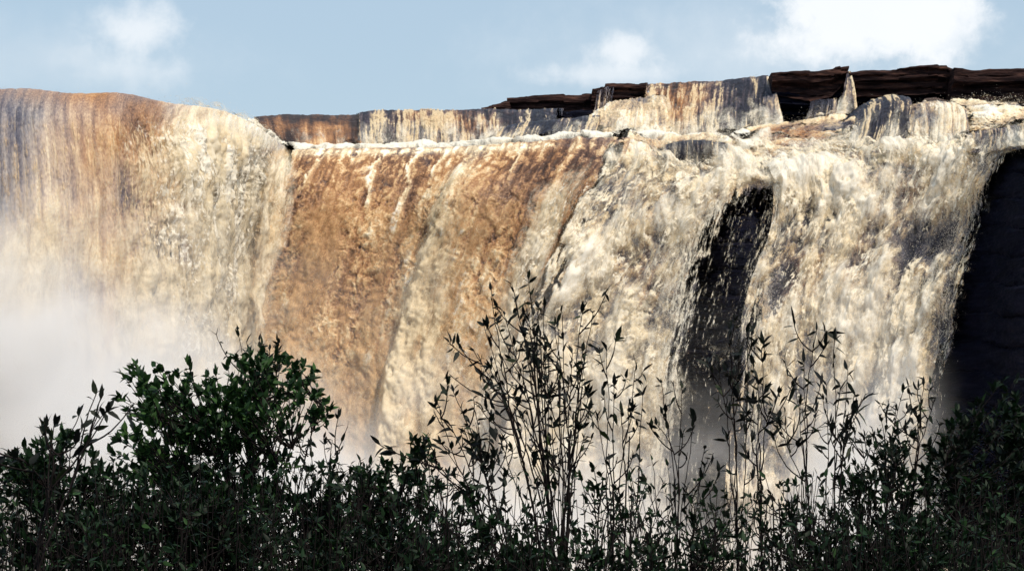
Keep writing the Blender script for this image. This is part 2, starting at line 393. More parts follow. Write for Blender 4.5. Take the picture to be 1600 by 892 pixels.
g = loft([off(top, 62, 5.6), off(top, 14, .3), off(top, 1.2, 0.0), off(top, 0.2, -0.5), drop(top, 6, -1.6, -45), drop(top, -2, -2.4, -75), drop(top, -10.5, -3.4, -95)], sp=2.6)
push = 2.4 * (1 - np.exp(-((g.px - 1150) / 60) ** 2) * .75) * sstep(1600, 1530, g.px)
g.P[..., 1] += push; g.P[..., 0] *= 1 + push / g.P[..., 1]; g.P[..., 2] -= push * .1 + 1.0 * sstep(1060, 990, g.px)
Pn = g.P + g.N * strata(g.P, g.N, 1.3, 0.42, 0.6)[..., None]
me = np_mesh('cliff', Pn.reshape(-1, 3), [grid_faces(g.nv, g.nu)], False)
tag(link('cliff', me, M_wet), kind='structure')

# ------------------------------------------------------------------ the falls
# left wing
lip = line([(-300, 122, 106), (-130, 134, 113), (0, 141, 120), (40, 140, 121.5), (100, 147, 124), (200, 149, 127), (255, 162, 129.5), (300, 167, 132.6), (350, 176, 137.6), (400, 199, 143), (432, 223, 147.4), (466, 243, 152.6)])
def foot(pts): return line(pts)
g = loft([off(lip, 9, .25), off(lip, 2.0, 0.05), lip, off(lip, -1.1, -0.75),
          line([(-310, 300, 102.5), (-140, 300, 109.5), (0, 300, 117), (200, 300, 124.5), (300, 300, 129.5), (345, 300, 135), (385, 300, 142), (434, 300, 150.5)]),
          line([(-320, 500, 101.5), (-150, 500, 108.5), (0, 500, 116), (200, 500, 123.5), (300, 500, 128.4), (335, 500, 134.5), (362, 500, 140.5), (408, 500, 149.5)]),
          line([(-330, 905, 99), (-160, 905, 106), (0, 905, 114), (200, 905, 122), (290, 905, 126), (330, 905, 137), (370, 905, 147)])])
f1 = froth(g, 2.1, 1.5, 0.8); sk = streak(g, 4.0, 1.3, .05); sk2 = streak(g, 9.0, 3.0, .12); big = fbm(g.s * .25, g.t * .2, 6.6, 3)
smoothness = 1 - sstep(140, 270, g.px + 25 * big)
near = sstep(0, 60, g.py - np.interp(g.px, [0, 200, 300, 400, 446], [142, 150, 168, 200, 240]))
lowf = sstep(150, 500, g.py)
g.disp = (0.06 + 0.30 * (1 - smoothness) * near) * f1 + 0.28 * sk * smoothness * near + (0.3 + .5 * (1 - smoothness)) * big * near
g.tone = 0.40 + 0.22 * f1 * (1 - .5 * smoothness) + 0.22 * sk * smoothness + 0.30 * sk2 * smoothness + .1 * sk2 + 0.25 * big - .02 * (1 - smoothness) - .30 * pits(g, 71.3, 1.5, .7) * near * (.4 + .6 * sstep(150, 260, g.px)) + blobs(g, [
    (10, 200, 30, 70, -0.12), (75, 260, 22, 120, .10), (105, 220, 16, 110, -.12), (155, 330, 10, 200, .12), (60, 400, 80, 90, .2), (20, 470, 90, 70, .3),
    (215, 200, 35, 40, -0.12), (285, 220, 45, 60, .35), (330, 250, 45, 60, .32), (355, 200, 60, 25, .35), (405, 215, 40, 25, .4), (375, 280, 20, 40, -.15), (300, 300, 26, 22, -.15),
    (345, 320, 25, 90, .2), (255, 330, 45, 30, .22), (245, 285, 28, 40, .12), (265, 390, 14, 18, -.25), (210, 320, 25, 30, -.15), (320, 400, 50, 60, .12), (370, 360, 18, 60, -.2), (180, 400, 60, 60, .1), (300, 460, 30, 40, -.12)])
lipb = np.exp(-((g.py - np.interp(g.px, [-130, 0, 200, 260], [126, 142, 150, 165])) / 20) ** 2) * sstep(300, 225, g.px + 25 * sk2 + 30 * f1) * (.75 + .6 * sk2)
g.tone = g.tone * (1 - .7 * lipb) + lipb * .7 * 0.33
g.cover = np.full_like(g.px, 1.05) - 0.25 * sstep(.0, .5, -sk) * smoothness * near 
g.mud = .2 + .35 * np.exp(-((g.px - 158 + 10 * sk2) / 22) ** 2) + .45 * lipb + blobs(g, [(230, 200, 60, 50, .8), (270, 300, 50, 60, .5), (345, 330, 30, 100, .35), (395, 280, 25, 60, .5), (200, 350, 40, 100, .25), (125, 250, 18, 90, .3), (380, 420, 30, 90, .5), (310, 260, 60, 60, .45)]) + .6 * big
left_fall = water('waterfall', g, water_material('hazy_muddy_water', HAZY, MUD, fine=.34, strand=(3, .2), grain=(9, 5)), seed=3.0)
tag(left_fall, 'wide grey and tan curtain fall on the left, its foot lost in white mist', 'waterfall')
lowf = sstep(260, 480, g.py)
mass = blobs(g, [(350, 215, 70, 45, 1.), (400, 230, 40, 50, .8), (310, 240, 40, 80, .6), (345, 330, 26, 110, .5)])
veil(left_fall, g, VE1, .22, 8.3, (.34 * (1 - smoothness) + .4 * big + .34 * mass) * near, .78 + .3 * big + .3 * mass, .55 + 1.1 * big - .4 * mass * sstep(330, 390, g.px), .6, 1)
veil(left_fall, g, VE3, .40, 9.3, (.42 * (1 - smoothness) + .25 * mass - .3 * big) * near, .92, .35, .5, 1)
veil(left_fall, g, VE4, .12, 3.3, (.34 + .2 * (1 - smoothness) + .3 * sk2) * near + .25 * blobs(g, [(30, 450, 60, 120, 1)]), .58 + .2 * big + .2 * (1 - smoothness), .2 + g.mud * .7, .12, 1)
veil(left_fall, g, VE2, .45, 5.5, near * (.10 + .16 * (1 - smoothness) + .3 * big) + .3 * lowf + blobs(g, [(300, 230, 50, 70, .35), (360, 210, 60, 40, .4), (340, 330, 30, 100, .25), (20, 440, 70, 100, .35), (265, 390, 20, 22, -.4), (215, 200, 40, 45, -.25)]), .80, .25 + .7 * big, .5)
sprays = [(left_fall, g, 30000, (g.v > .2) * (.2 + sstep(180, 300, g.px)))]

# centre: the great brown curtain
lip = line([(385, 250, 150), (440, 237, 150), (500, 234, 150), (600, 232, 150), (700, 231, 149), (760, 227, 148), (850, 221, 147), (900, 217, 146), (985, 216, 145)])
g = loft([off(lip, 5.2, .2), off(lip, 1.4, 0.12), lip,
          line([(372, 280, 148.2), (500, 258, 148.4), (600, 256, 148.4), (700, 254, 147.2), (850, 246, 145.2), (978, 240, 143.4)]),
          line([(350, 330, 146.4), (500, 320, 146.6), (600, 318, 146.4), (700, 316, 145.2), (850, 312, 143.6), (945, 306, 142.2)]),
          line([(318, 470, 144.8), (480, 470, 145), (580, 470, 144.8), (680, 470, 143.6), (800, 470, 142), (880, 470, 140.6)]),
          line([(280, 930, 141), (450, 930, 141.4), (560, 930, 141), (660, 930, 139.6), (790, 930, 138), (840, 930, 136.5)])], sp=1.4)
fr = froth(g, 12.0, 1.5, 1.05, .7); fr2 = froth(g, 15.5, 3.0, 2.2, .5); big = fbm(g.s * .22, g.t * .14, 3.2, 3); sk = streak(g, 21., 1.1, .05); sk2 = streak(g, 25., 2.4, .12)
lipy = np.interp(g.px, [400, 440, 700, 985], [246, 236, 231, 217])
dn = sstep(10, 110, g.py - lipy)
rx = curve_x([(742, 240), (720, 265), (690, 330), (652, 450), (622, 560), (600, 700), (570, 930)], g.py)   # the pale ridge between the two facets
ridge_d = g.px - rx + 10 * fbm(g.s * .5, g.t * .4, 2.7, 3)
ridge = np.exp(-(ridge_d / np.where(ridge_d > 0, 20 + .16 * (g.py - 230), 12.0)) ** 2) * (.75 + .5 * fr) * (.65 + .35 * sstep(330, 262, g.py) + .2 * sstep(420, 560, g.py))
rx2 = curve_x([(905, 225), (880, 262), (862, 310), (850, 380), (845, 470)], g.py); ridge2 = np.exp(-((g.px - rx2 + 5 * sk2) / 6) ** 2) * sstep(460, 330, g.py)
fil = 0
for pts in ([(660, 236), (638, 262), (642, 290), (624, 330), (614, 375)], [(606, 240), (585, 262), (578, 300), (575, 330)], [(505, 245), (485, 270), (470, 300)], [(700, 240), (680, 262), (672, 285)], [(820, 230), (805, 262), (800, 290)], [(560, 240), (548, 258), (535, 262)]):
    fx = curve_x(pts, g.py); y0, y1 = pts[0][1], pts[-1][1]
    fil = fil + np.exp(-((g.px - fx + 9 * sk2 + 7 * fr2) / 3.4) ** 2) * (.6 + .7 * fr) * sstep(y1 + 15, y1 - 25, g.py) * sstep(y0 - 12, y0, g.py)
g.disp = (0.04 + 0.16 * dn) * fr + 0.06 * dn * fr2 - .12 * pits(g, 91.3) * dn + 0.12 * sk2 * (1 - .6 * dn) + (.95 * sstep(-16, 10, ridge_d) * np.exp(-(np.maximum(ridge_d, 0) / 170) ** 2) + .12 * ridge) * sstep(236, 330, g.py) + 1.3 * fbm(g.s * .13, g.t * .05, 44.4, 2) * dn + .12 * ridge2 + 0.35 * big * dn - .25 * sstep(0, -60, ridge_d) * sstep(-140, -60, ridge_d) * dn + .06 * fil
lowp = sstep(380, 680, g.py)
g.tone = 0.25 + 0.28 * fr * (.3 + .7 * dn) + 0.30 * fr2 * (.3 + .7 * dn) - .26 * pits(g, 91.3) * sstep(20, 90, g.py - lipy) + .28 * sstep(.30, .62, fr2) * sstep(90, 20, g.py - lipy) + .10 * dn + 0.34 * sk + .25 * sk2 * (1 - dn) + 0.30 * big + .34 * ridge * sstep(235, 275, g.py) + .32 * ridge2 + .5 * fil + .10 * lowp
g.tone += blobs(g, [(440, 260, 30, 22, .25), (420, 290, 30, 25, .12), (385, 420, 30, 120, .12), (450, 420, 40, 40, -.03), (470, 520, 60, 80, .10), (420, 600, 80, 60, .16), (560, 600, 30, 60, -.04), (690, 440, 60, 120, .16), (680, 590, 80, 100, .25), (770, 330, 40, 60, .04), (760, 450, 60, 60, .08), (835, 330, 18, 120, -.03), (900, 290, 16, 60, -.24), (925, 255, 22, 30, -.25), (880, 370, 16, 50, -.22), (800, 260, 60, 22, -.06), (600, 262, 120, 12, .05), (795, 265, 12, 16, -.06)])
band = np.exp(-((g.py - lipy - 4) / 7) ** 2) * sstep(960, 780, g.px)
g.tone += .55 * band * (.6 + .8 * sk2)
g.cover = np.full_like(g.px, 1.1) - .35 * sstep(860, 960, g.px) * sstep(.1, -.5, fr) * dn - .9 * sstep(.965, 1, g.u) * sstep(14, 50, g.py - lipy)
g.mud = .95 - .35 * pits(g, 91.3) + .5 * big - .8 * ridge - .6 * fil - band * .7 - .55 * sstep(860, 960, g.px) * sstep(330, 260, g.py) - .25 * lowp * sstep(.0, .5, fr2)
mid_fall = water('waterfall', g, M_mud, seed=11.0)
tag(mid_fall, 'great brown curtain fall in the middle, split by one pale slanting ridge', 'waterfall')
colm = streak(g, 29., .55, .04)
veil(mid_fall, g, VE2, .35, 23.9, (.30 + .7 * colm + .2 * lowp) * dn * sstep(30, 120, g.py - lipy), .50 + .15 * lowp, .95, .6)
rb = curve_x([(975, 235), (905, 300), (862, 400), (815, 520), (780, 700)], g.py); mingle = np.exp(-((g.px - rb + 22 + 16 * sk2) / 34) ** 2) * dn
veil(mid_fall, g, VE2, .45, 24.7, .62 * mingle, .84, .25, .7); veil(mid_fall, g, VE3, .55, 25.1, .5 * mingle, .9, .3, .8, 1)
pale = blobs(g, [(690, 440, 40, 100, .20), (690, 600, 80, 90, .30), (740, 520, 30, 80, -.15), (790, 420, 60, 60, .10), (420, 600, 90, 80, .25), (500, 560, 80, 60, .12), (390, 330, 30, 80, .15), (410, 262, 30, 20, .2), (570, 520, 40, 120, -.15), (590, 380, 60, 80, -.08), (870, 330, 26, 110, -.3), (815, 300, 30, 50, -.1)])
veil(mid_fall, g, VE3, .10, 13.3, (.40 + .3 * pale + .25 * sk) * dn, .56 + .1 * pale, .95, .14, 1)
veil(mid_fall, g, VE1, .22, 17.7, (.30 + .6 * pale + .25 * ridge + .2 * sk) * dn + .06 * lowp, .54 + .25 * pale + .2 * ridge, .9 - .6 * pale - .6 * ridge, .35)
veil(mid_fall, g, VE2, .6, 19.9, (.06 + .7 * pale + .55 * ridge * sstep(240, 300, g.py) + .16 * lowp + .3 * fr * ridge) * dn, .76, .55 - .35 * ridge, .8)
sprays.append((mid_fall, g, 60000, np.clip(g.tone - .25, .04, 1) * (.3 + sstep(240, 400, g.py)) * (g.v > .15)))

# froth thrown up where the left fall and the brown curtain run together
g = loft([line([(398, 218, 144), (440, 222, 147), (484, 233, 148.6)]), line([(390, 258, 142.4), (436, 262, 145.6), (486, 266, 146.6)]), line([(382, 330, 141), (428, 330, 143.8), (474, 330, 144.8)]),
          line([(372, 430, 140), (418, 430, 143), (464, 430, 143.6)]), line([(365, 620, 139.2), (410, 620, 142), (452, 620, 142.4)])], sp=1.8)
bg_ = fbm(g.s * .4, g.t * .25, 77.1, 3); ends = np.sin(np.pi * g.u) * sstep(0, .06, g.v) * sstep(1, .6, g.v); g.disp = .5 * bg_ + .1 * froth(g, 78.2, 1.4, 1.0)
g.cover = np.ones_like(g.s); g.tone = g.disp * 0; g.mud = g.disp * 0
veil(mid_fall, g, VE1, .1, 79.3, (.62 + .5 * bg_) * ends - .25 * (1 - ends), .72 + .2 * bg_ - .1 * g.u, .35 + .6 * g.u, .4, 1)
veil(mid_fall, g, VE2, .4, 80.3, (.60 + .5 * bg_) * ends - .25 * (1 - ends), .86, .25 + .4 * g.u, .6, 1)

# the cream cascade right of the brown curtain
g = loft([line([(960, 222, 150), (1010, 215, 152), (1080, 216, 152), (1140, 218, 151), (1190, 218, 150)]),
          line([(955, 232, 146), (1000, 224, 148), (1050, 222, 147), (1130, 226, 146), (1185, 232, 145)]),
          line([(945, 256, 143.6), (985, 240, 144.2), (1040, 254, 142.5), (1130, 252, 142), (1200, 250, 141.5)]),
          line([(940, 275, 142), (985, 262, 142), (1050, 275, 140.5), (1130, 276, 138.8), (1215, 279, 137.5)]),
          line([(912, 300, 140.6), (985, 288, 140.6), (1050, 292, 139), (1120, 296, 137.4), (1218, 300, 136.8)]),
          line([(862, 400, 138.6), (960, 400, 138.4), (1030, 400, 137), (1100, 400, 135.8), (1190, 400, 135.6)]),
          line([(810, 520, 137.2), (930, 520, 137), (1010, 520, 135.6), (1080, 520, 134.6), (1165, 520, 134.8)]),
          line([(770, 930, 134.4), (900, 930, 134.2), (980, 930, 133), (1050, 930, 132.2), (1140, 930, 132.4)])], sp=1.5)
fr = froth(g, 31.0, 1.25, 0.85, .8); fr2 = froth(g, 35.5, 2.8, 2.0, .5); big = fbm(g.s * .32, g.t * .2, 13.2, 3); sk = streak(g, 41., 1.2, .07); sk2 = streak(g, 45., 2.6, .14)
g.disp = 0.16 * fr + .04 * fr2 + 1.0 * big + .15 * sk
g.tone = 0.43 + .32 * fr + .20 * fr2 + .55 * big + .35 * sk - .30 * pits(g, 93.3, 1.3, .9) + blobs(g, [
    (985, 245, 40, 14, .12), (1090, 232, 55, 14, -.05), (925, 330, 30, 40, .1), (1000, 400, 40, 60, .0), (1050, 430, 30, 60, -.05), (1080, 350, 25, 60, -.02), (970, 330, 25, 40, -.06), (1060, 330, 40, 20, .1),
    (1100, 290, 60, 12, .14), (1000, 520, 40, 50, -.10), (1060, 560, 30, 50, -.15), (930, 520, 50, 90, .05), (880, 450, 30, 60, .06)])
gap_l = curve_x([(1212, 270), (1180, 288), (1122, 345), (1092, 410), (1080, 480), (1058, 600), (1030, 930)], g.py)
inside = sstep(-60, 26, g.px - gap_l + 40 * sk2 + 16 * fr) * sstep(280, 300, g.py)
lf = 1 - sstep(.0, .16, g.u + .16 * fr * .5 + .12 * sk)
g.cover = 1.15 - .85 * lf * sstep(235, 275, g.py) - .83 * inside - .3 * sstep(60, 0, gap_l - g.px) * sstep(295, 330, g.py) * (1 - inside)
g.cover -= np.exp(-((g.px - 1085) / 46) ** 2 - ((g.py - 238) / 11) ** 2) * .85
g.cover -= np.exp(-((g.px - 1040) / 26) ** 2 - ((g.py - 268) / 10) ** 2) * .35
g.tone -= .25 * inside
g.mud = .08 + .55 * big + blobs(g, [(1040, 232, 40, 10, .7), (1000, 310, 60, 30, .3), (1000, 430, 50, 70, .35), (1150, 258, 60, 12, .4)])
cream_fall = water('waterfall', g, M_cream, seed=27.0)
tag(cream_fall, 'cream frothing cascade between the brown curtain and the black wet rock', 'waterfall')
body = sstep(236, 262, g.py)
veil(cream_fall, g, VE1, .25, 33.3, (.50 + .55 * big + .2 * sk) * body, .78 + .2 * big, .34 + .9 * big, .4)
veil(cream_fall, g, VE2, .6, 37.7, (.40 + .7 * big + .35 * sk) * body + blobs(g, [(1000, 420, 40, 70, .1), (1075, 420, 26, 80, -.1), (1000, 560, 60, 60, -.1)]), .96, .30 + 1.0 * big, 1.1)
veil(cream_fall, g, VE4, .12, 39.1, (.25 * inside + .42 * inside * (1 - inside) * 4) * sstep(292, 320, g.py) + .3 * sk * inside + .55 * lf * (1 - lf) * 4 * sstep(250, 290, g.py), .92, 0, .1, 1, raw=True)
veil(cream_fall, g, VE2, .4, 40.1, (.16 * inside + .3 * inside * (1 - inside) * 4) * sstep(330, 620, g.py), .9, 0, .5, 2, raw=True)
veil(cream_fall, g, VE3, .55, 41.7, (.36 + .35 * fr + .3 * big) * body, .86, .42 + 1.0 * big, .9, 1)
sprays.append((cream_fall, g, 90000, (.3 + 1.2 * (g.cover < 1.1) * np.clip(g.cover * 1.5 - .5, .03, 1)) * sstep(-.5, .5, fr2 + sk) * (g.v > .08)))

# rapids on the upper right and the pale fall below them
g = loft([line([(1130, 216, 157), (1215, 196, 158), (1330, 176, 158), (1400, 168, 157), (1500, 160, 156), (1600, 160, 154), (1720, 155, 150)]),
          line([(1120, 228, 149), (1215, 214, 151), (1330, 205, 151), (1400, 196, 150), (1500, 178, 149), (1600, 178, 147), (1720, 168, 143)]),
          line([(1145, 244, 144.5), (1220, 234, 146), (1330, 226, 145), (1400, 222, 144), (1500, 207, 143), (1600, 200, 139), (1720, 186, 134)]),
          line([(1185, 272, 139.5), (1240, 255, 141), (1340, 242, 140), (1400, 238, 139), (1500, 226, 137), (1590, 215, 132), (1720, 200, 127)]),
          line([(1205, 292, 137), (1260, 280, 137.6), (1350, 266, 136.6), (1420, 258, 135.6), (1500, 250, 133.6), (1570, 234, 129.6), (1700, 220, 124)]),
          line([(1205, 350, 135.6), (1290, 340, 135.8), (1360, 330, 135), (1430, 325, 134), (1500, 320, 131.8), (1552, 320, 128.8), (1640, 320, 124)]),
          line([(1170, 450, 134.2), (1280, 450, 134), (1350, 450, 133.2), (1420, 450, 132), (1480, 450, 130), (1530, 450, 127.6), (1600, 450, 124)]),
          line([(1120, 930, 130), (1230, 930, 130), (1300, 930, 129.4), (1370, 930, 128), (1430, 930, 126.6), (1480, 930, 125), (1540, 930, 122)])], sp=1.5)
fr = froth(g, 51.0, 1.2, 0.85, .9); fr2 = froth(g, 55.5, 2.8, 2.0, .5); big = fbm(g.s * .28, g.t * .22, 23.2, 3); sk = streak(g, 61., 1.0, .07); sk2 = streak(g, 65., 2.6, .14)
up = 1 - sstep(245, 300, g.py)
g.disp = (0.16 + .08 * up) * fr + .04 * fr2 + (1.1 - .5 * up) * big + .15 * sk
g.tone = 0.42 + .32 * fr + .20 * fr2 + .60 * big + .30 * sk - .34 * pits(g, 95.3, 1.3, .9) + blobs(g, [
    (1235, 210, 60, 14, -.28), (1170, 250, 60, 12, -.10), (1200, 265, 30, 10, -.35), (1290, 262, 40, 16, -.28), (1330, 245, 40, 10, -.2), (1230, 232, 90, 8, .2), (1420, 245, 60, 8, .2),
    (1370, 300, 30, 30, -.05), (1300, 320, 50, 40, -.10), (1330, 400, 70, 60, -.05), (1270, 270, 30, 30, .0), (1430, 300, 30, 40, -.08), (1470, 290, 25, 40, .1), (1240, 430, 20, 18, -.42), (1235, 405, 40, 16, .14),
    (1250, 330, 22, 22, -.28), (1400, 420, 30, 60, -.12), (1450, 420, 40, 60, .05), (1390, 480, 60, 40, -.15), (1300, 520, 60, 60, .0), (1480, 470, 20, 80, -.12), (1500, 380, 14, 90, .12), (1530, 190, 50, 14, .14), (1560, 214, 40, 10, -.2), (1500, 160, 60, 8, .1)])
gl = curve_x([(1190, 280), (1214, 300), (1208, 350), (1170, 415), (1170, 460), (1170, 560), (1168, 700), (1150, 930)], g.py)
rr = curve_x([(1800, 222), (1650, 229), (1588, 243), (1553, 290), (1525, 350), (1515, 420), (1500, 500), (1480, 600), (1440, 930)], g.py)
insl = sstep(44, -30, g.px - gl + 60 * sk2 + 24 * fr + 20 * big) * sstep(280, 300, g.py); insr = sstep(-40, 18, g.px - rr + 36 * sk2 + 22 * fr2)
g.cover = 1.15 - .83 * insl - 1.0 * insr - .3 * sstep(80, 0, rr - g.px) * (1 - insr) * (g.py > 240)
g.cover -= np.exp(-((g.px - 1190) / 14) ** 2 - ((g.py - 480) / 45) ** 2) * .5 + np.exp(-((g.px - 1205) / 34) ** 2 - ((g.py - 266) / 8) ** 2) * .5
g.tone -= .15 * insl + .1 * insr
g.mud = .05 + .6 * big + blobs(g, [(1235, 212, 70, 14, 1.), (1170, 252, 60, 12, .4), (1330, 300, 40, 25, .5), (1430, 300, 40, 50, .5), (1350, 400, 60, 60, .3), (1245, 425, 40, 40, .5), (1560, 214, 50, 12, .9), (1480, 200, 40, 14, .4), (1560, 185, 60, 10, .5)])
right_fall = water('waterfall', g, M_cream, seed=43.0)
tag(right_fall, 'pale frothing fall below the rapids, beside the black cliff on the right', 'waterfall')
body = sstep(214, 250, g.py)
veil(right_fall, g, VE1, .25, 53.3, (.46 + .6 * big + .2 * sk) * (.5 + .5 * body), .78 + .2 * big, .28 + 1.0 * big, .4)
veil(right_fall, g, VE2, .65, 57.7, (.40 + .8 * big + .35 * sk) * body + blobs(g, [(1240, 430, 24, 22, -.6), (1250, 330, 30, 30, -.4), (1400, 460, 50, 60, -.12), (1460, 350, 30, 90, .1), (1480, 480, 30, 80, .15), (1320, 330, 60, 60, .1)]), .96, .22 + 1.1 * big, 1.2)
veil(right_fall, g, VE4, .12, 59.1, .42 * insr * (1 - insr) * 4 * (g.py > 236) + .3 * sk * insr + .5 * insl * (1 - insl) * 4, .92, 0, .1, 1, raw=True)
veil(right_fall, g, VE3, .55, 61.7, (.36 + .35 * fr + .3 * big) * (.4 + .6 * body), .86, .36 + 1.0 * big, .9, 1)
sprays.append((right_fall, g, 100000, (.3 + 1.2 * (g.cover < 1.1) * np.clip(g.cover * 1.5 - .5, .03, 1)) * sstep(-.5, .5, fr2 + sk) * (g.v > .04)))

# small falls of the upper terrace: rows given as (top edge) and (foot edge)
def small_fall(toppts, footpts, mat, tone, dark=(), seed=1.0, out_=1.4, froth_amt=.10, cover=1.0, streak_amt=.3, edge=0.10, sp=1.3, lip_r=.35, mud=.1, mudb=(), back=5.0, lace=.46, plume=.46):
    t, f = line(toppts), line(footpts)
    n = 40; u = np.linspace(0, 1, n)
    def rs(r):
        d = np.linalg.norm(np.diff(r, axis=0), axis=1); c = np.concatenate([[0], np.cumsum(d)]); return hermite(c / c[-1], r, u)
    t, f = rs(t), rs(f)
    jl = .14 * fbm(t[:, 0] * .5, seed, 1.1, 3); t[:, 2] += jl; t[:, 1] += .9 * fbm(t[:, 0] * .35, seed, 7.1, 3)
    def mixr(a, dy, dz=0): return off(t * (1 - a) + f * a, dy, dz)
    g = loft([off(t, back, .1), off(t, .9, .05), t, mixr(.06, -lip_r * .9), mixr(.22, -lip_r * 1.6), mixr(.5, -lip_r * 1.4), f], sp=sp)
    fr = froth(g, seed, 1.2, .8); sk = streak(g, seed + 4, 4.2, .22); sk2 = streak(g, seed + 8, 1.1, .10); big = fbm(g.s * .4, g.t * .3, seed + 2, 3)
    vv = sstep(.45, 1, g.v)
    g.disp = froth_amt * fr + .14 * sk * (.4 + vv) + .25 * big * vv
    g.tone = tone - .13 + .15 * fr - .14 * (1 - sstep(.35, .7, g.v)) + 3.6 * streak_amt * sk * (.5 + .5 * vv) + .55 * sk2 + .25 * big + blobs(g, dark)
    g.mud = .3 * big + mud + blobs(g, mudb)
    g.cover = cover + .0 * g.u - (1 - sstep(0, edge * (1 + 1.2 * sk2), g.u)) * 1.1 - (1 - sstep(0, edge * (1 - 1.2 * sk2), 1 - g.u)) * 1.1
    o = water('waterfall', g, mat, seed=seed * 1.7)
    if lace: veil(o, g, VE4, .05, seed + 2, (lace + .5 * sk + .5 * sk2 + 1.2 * (g.tone - tone)) * sstep(.12, .45, g.v), np.maximum(.72, tone + .25), .15 + g.mud * .6, .06, 1)
    if lace: veil(o, g, VE3, .10, seed + 3, (lace * .55 + .4 * sk2 + .8 * (g.tone - tone)) * sstep(.3, .7, g.v), .66, .3 + g.mud * .6, .10, 1)
    if plume: veil(o, g, VE2, .25, seed + 5, plume * sstep(.45, .95, g.v) + .2 * sk2, .92, .05, .4, 1)
    return o
tag(small_fall([(388, 183, 163), (430, 180, 164), (500, 180, 164), (560, 180, 164), (630, 175, 163.2)], [(395, 242, 155.5), (480, 240, 155.5), (560, 239, 155.5), (630, 237, 155.6)], M_mud, .22,
    [(510, 212, 24, 26, .30), (490, 228, 40, 10, .25), (575, 215, 12, 30, .18), (596, 205, 8, 40, .3), (545, 190, 18, 25, -.03)], 71., froth_amt=.06, streak_amt=.08, mud=1., lace=0, plume=.3), 'smooth reddish brown fall on the upper step behind the brown curtain', 'waterfall')
tag(small_fall([(540, 178, 162.6), (640, 172, 162), (700, 172, 161.5), (760, 171, 161), (820, 172, 161), (896, 170, 160)], [(540, 238, 156.2), (660, 237, 155), (760, 233, 154), (896, 226, 153)], M_strand, .44,
    [(610, 200, 16, 40, -.22), (665, 200, 20, 40, .22), (700, 200, 14, 40, .12), (735, 200, 20, 40, -.05), (790, 200, 20, 40, -.12), (840, 182, 40, 14, -.35), (870, 180, 20, 20, -.2), (640, 205, 8, 40, .15)], 81., cover=.92, mudb=[(645, 180, 40, 14, .6), (720, 200, 30, 40, .6), (770, 190, 40, 20, .4)]), 'thin cream and grey striped fall on the upper step left of the dark ledge', 'waterfall')
tag(small_fall([(770, 204, 157), (800, 196, 157), (850, 189, 157), (900, 184, 157), (950, 181, 156.5)], [(752, 232, 152.5), (800, 228, 152), (860, 224, 152), (940, 218, 152)], M_strand, .28,
    [(785, 212, 18, 18, .4), (850, 205, 40, 20, -.15), (905, 200, 16, 20, .05), (930, 195, 20, 20, .2)], 87., cover=.80), 'low grey stranded fall stepping down below the dark ledge', 'waterfall')
tag(small_fall([(925, 178, 160), (960, 162, 160), (1000, 154, 160), (1045, 150, 159.5)], [(880, 224, 153), (940, 222, 152.5), (1000, 222, 152), (1060, 222, 152)], M_cream, .80,
    [(985, 196, 30, 14, -.12), (930, 200, 20, 14, -.05), (1030, 180, 16, 30, -.1)], 91., froth_amt=.3, out_=2, cover=1.05, streak_amt=.12), 'white splashing foam slide at the foot of the upper brown fall', 'waterfall')
tag(small_fall([(1000, 133, 166), (1040, 131, 166), (1080, 129, 165.5), (1130, 126, 165), (1180, 121, 165), (1212, 118, 164.5)], [(985, 216, 156.5), (1040, 217, 156), (1100, 217, 156), (1160, 216, 156), (1208, 206, 157)], M_strand, .42,
    [(1040, 160, 18, 50, -.06), (1065, 180, 20, 40, .16), (1100, 170, 14, 40, .04), (1140, 165, 18, 40, -.22), (1180, 165, 26, 60, -.42), (1015, 150, 14, 20, .3)], 97., cover=.95, mudb=[(1045, 165, 30, 60, .95), (1085, 150, 30, 30, .6)]), 'curved brown and grey fall high on the right, left of the rock slabs', 'waterfall')
tag(small_fall([(1196, 121, 163.5), (1206, 119, 163.5)], [(1182, 206, 158), (1200, 204, 157.5), (1230, 200, 157.5)], M_strand, .62, [], 101., cover=.85, sp=1.0, edge=.15, back=2), 'narrow white trickle spreading beside the left rock slab', 'waterfall')
tag(small_fall([(1322, 114, 161), (1329, 112, 161)], [(1305, 184, 157.5), (1320, 182, 157), (1345, 180, 157)], M_strand, .44, [], 103., cover=.9, sp=1.0, edge=.15, back=2), 'narrow white trickle falling through the gap between two rock slabs', 'waterfall')
tag(small_fall([(1262, 160, 159), (1290, 157, 159), (1312, 156, 159)], [(1250, 196, 157), (1280, 194, 157), (1312, 190, 157)], M_strand, .36, [], 107., cover=.62, sp=1.0, edge=.15, back=2), 'thin bluish veil of water in the shade below the left rock slab', 'waterfall')
tag(small_fall([(930, 139, 167), (944, 136, 167), (962, 134, 167)], [(926, 180, 164.5), (944, 178, 164.5), (960, 168, 164.5)], M_strand, .40, [], 109., cover=.52, sp=1.0, edge=.1, back=2), 'faint veil of water over the dark stepped ledge', 'waterfall')
tag(small_fall([(1330, 184, 147.5), (1360, 159, 147.5), (1395, 151, 147), (1424, 153, 147)], [(1312, 248, 141), (1346, 250, 140.2), (1385, 246, 139.8), (1416, 242, 140)], M_strand, .24,
    [(1350, 200, 14, 40, .12), (1375, 190, 16, 40, -.04), (1404, 200, 14, 40, -.4)], 113., cover=.95, froth_amt=.12, lip_r=1.1), 'tall rounded grey brown hump of water in the right rapids', 'waterfall')
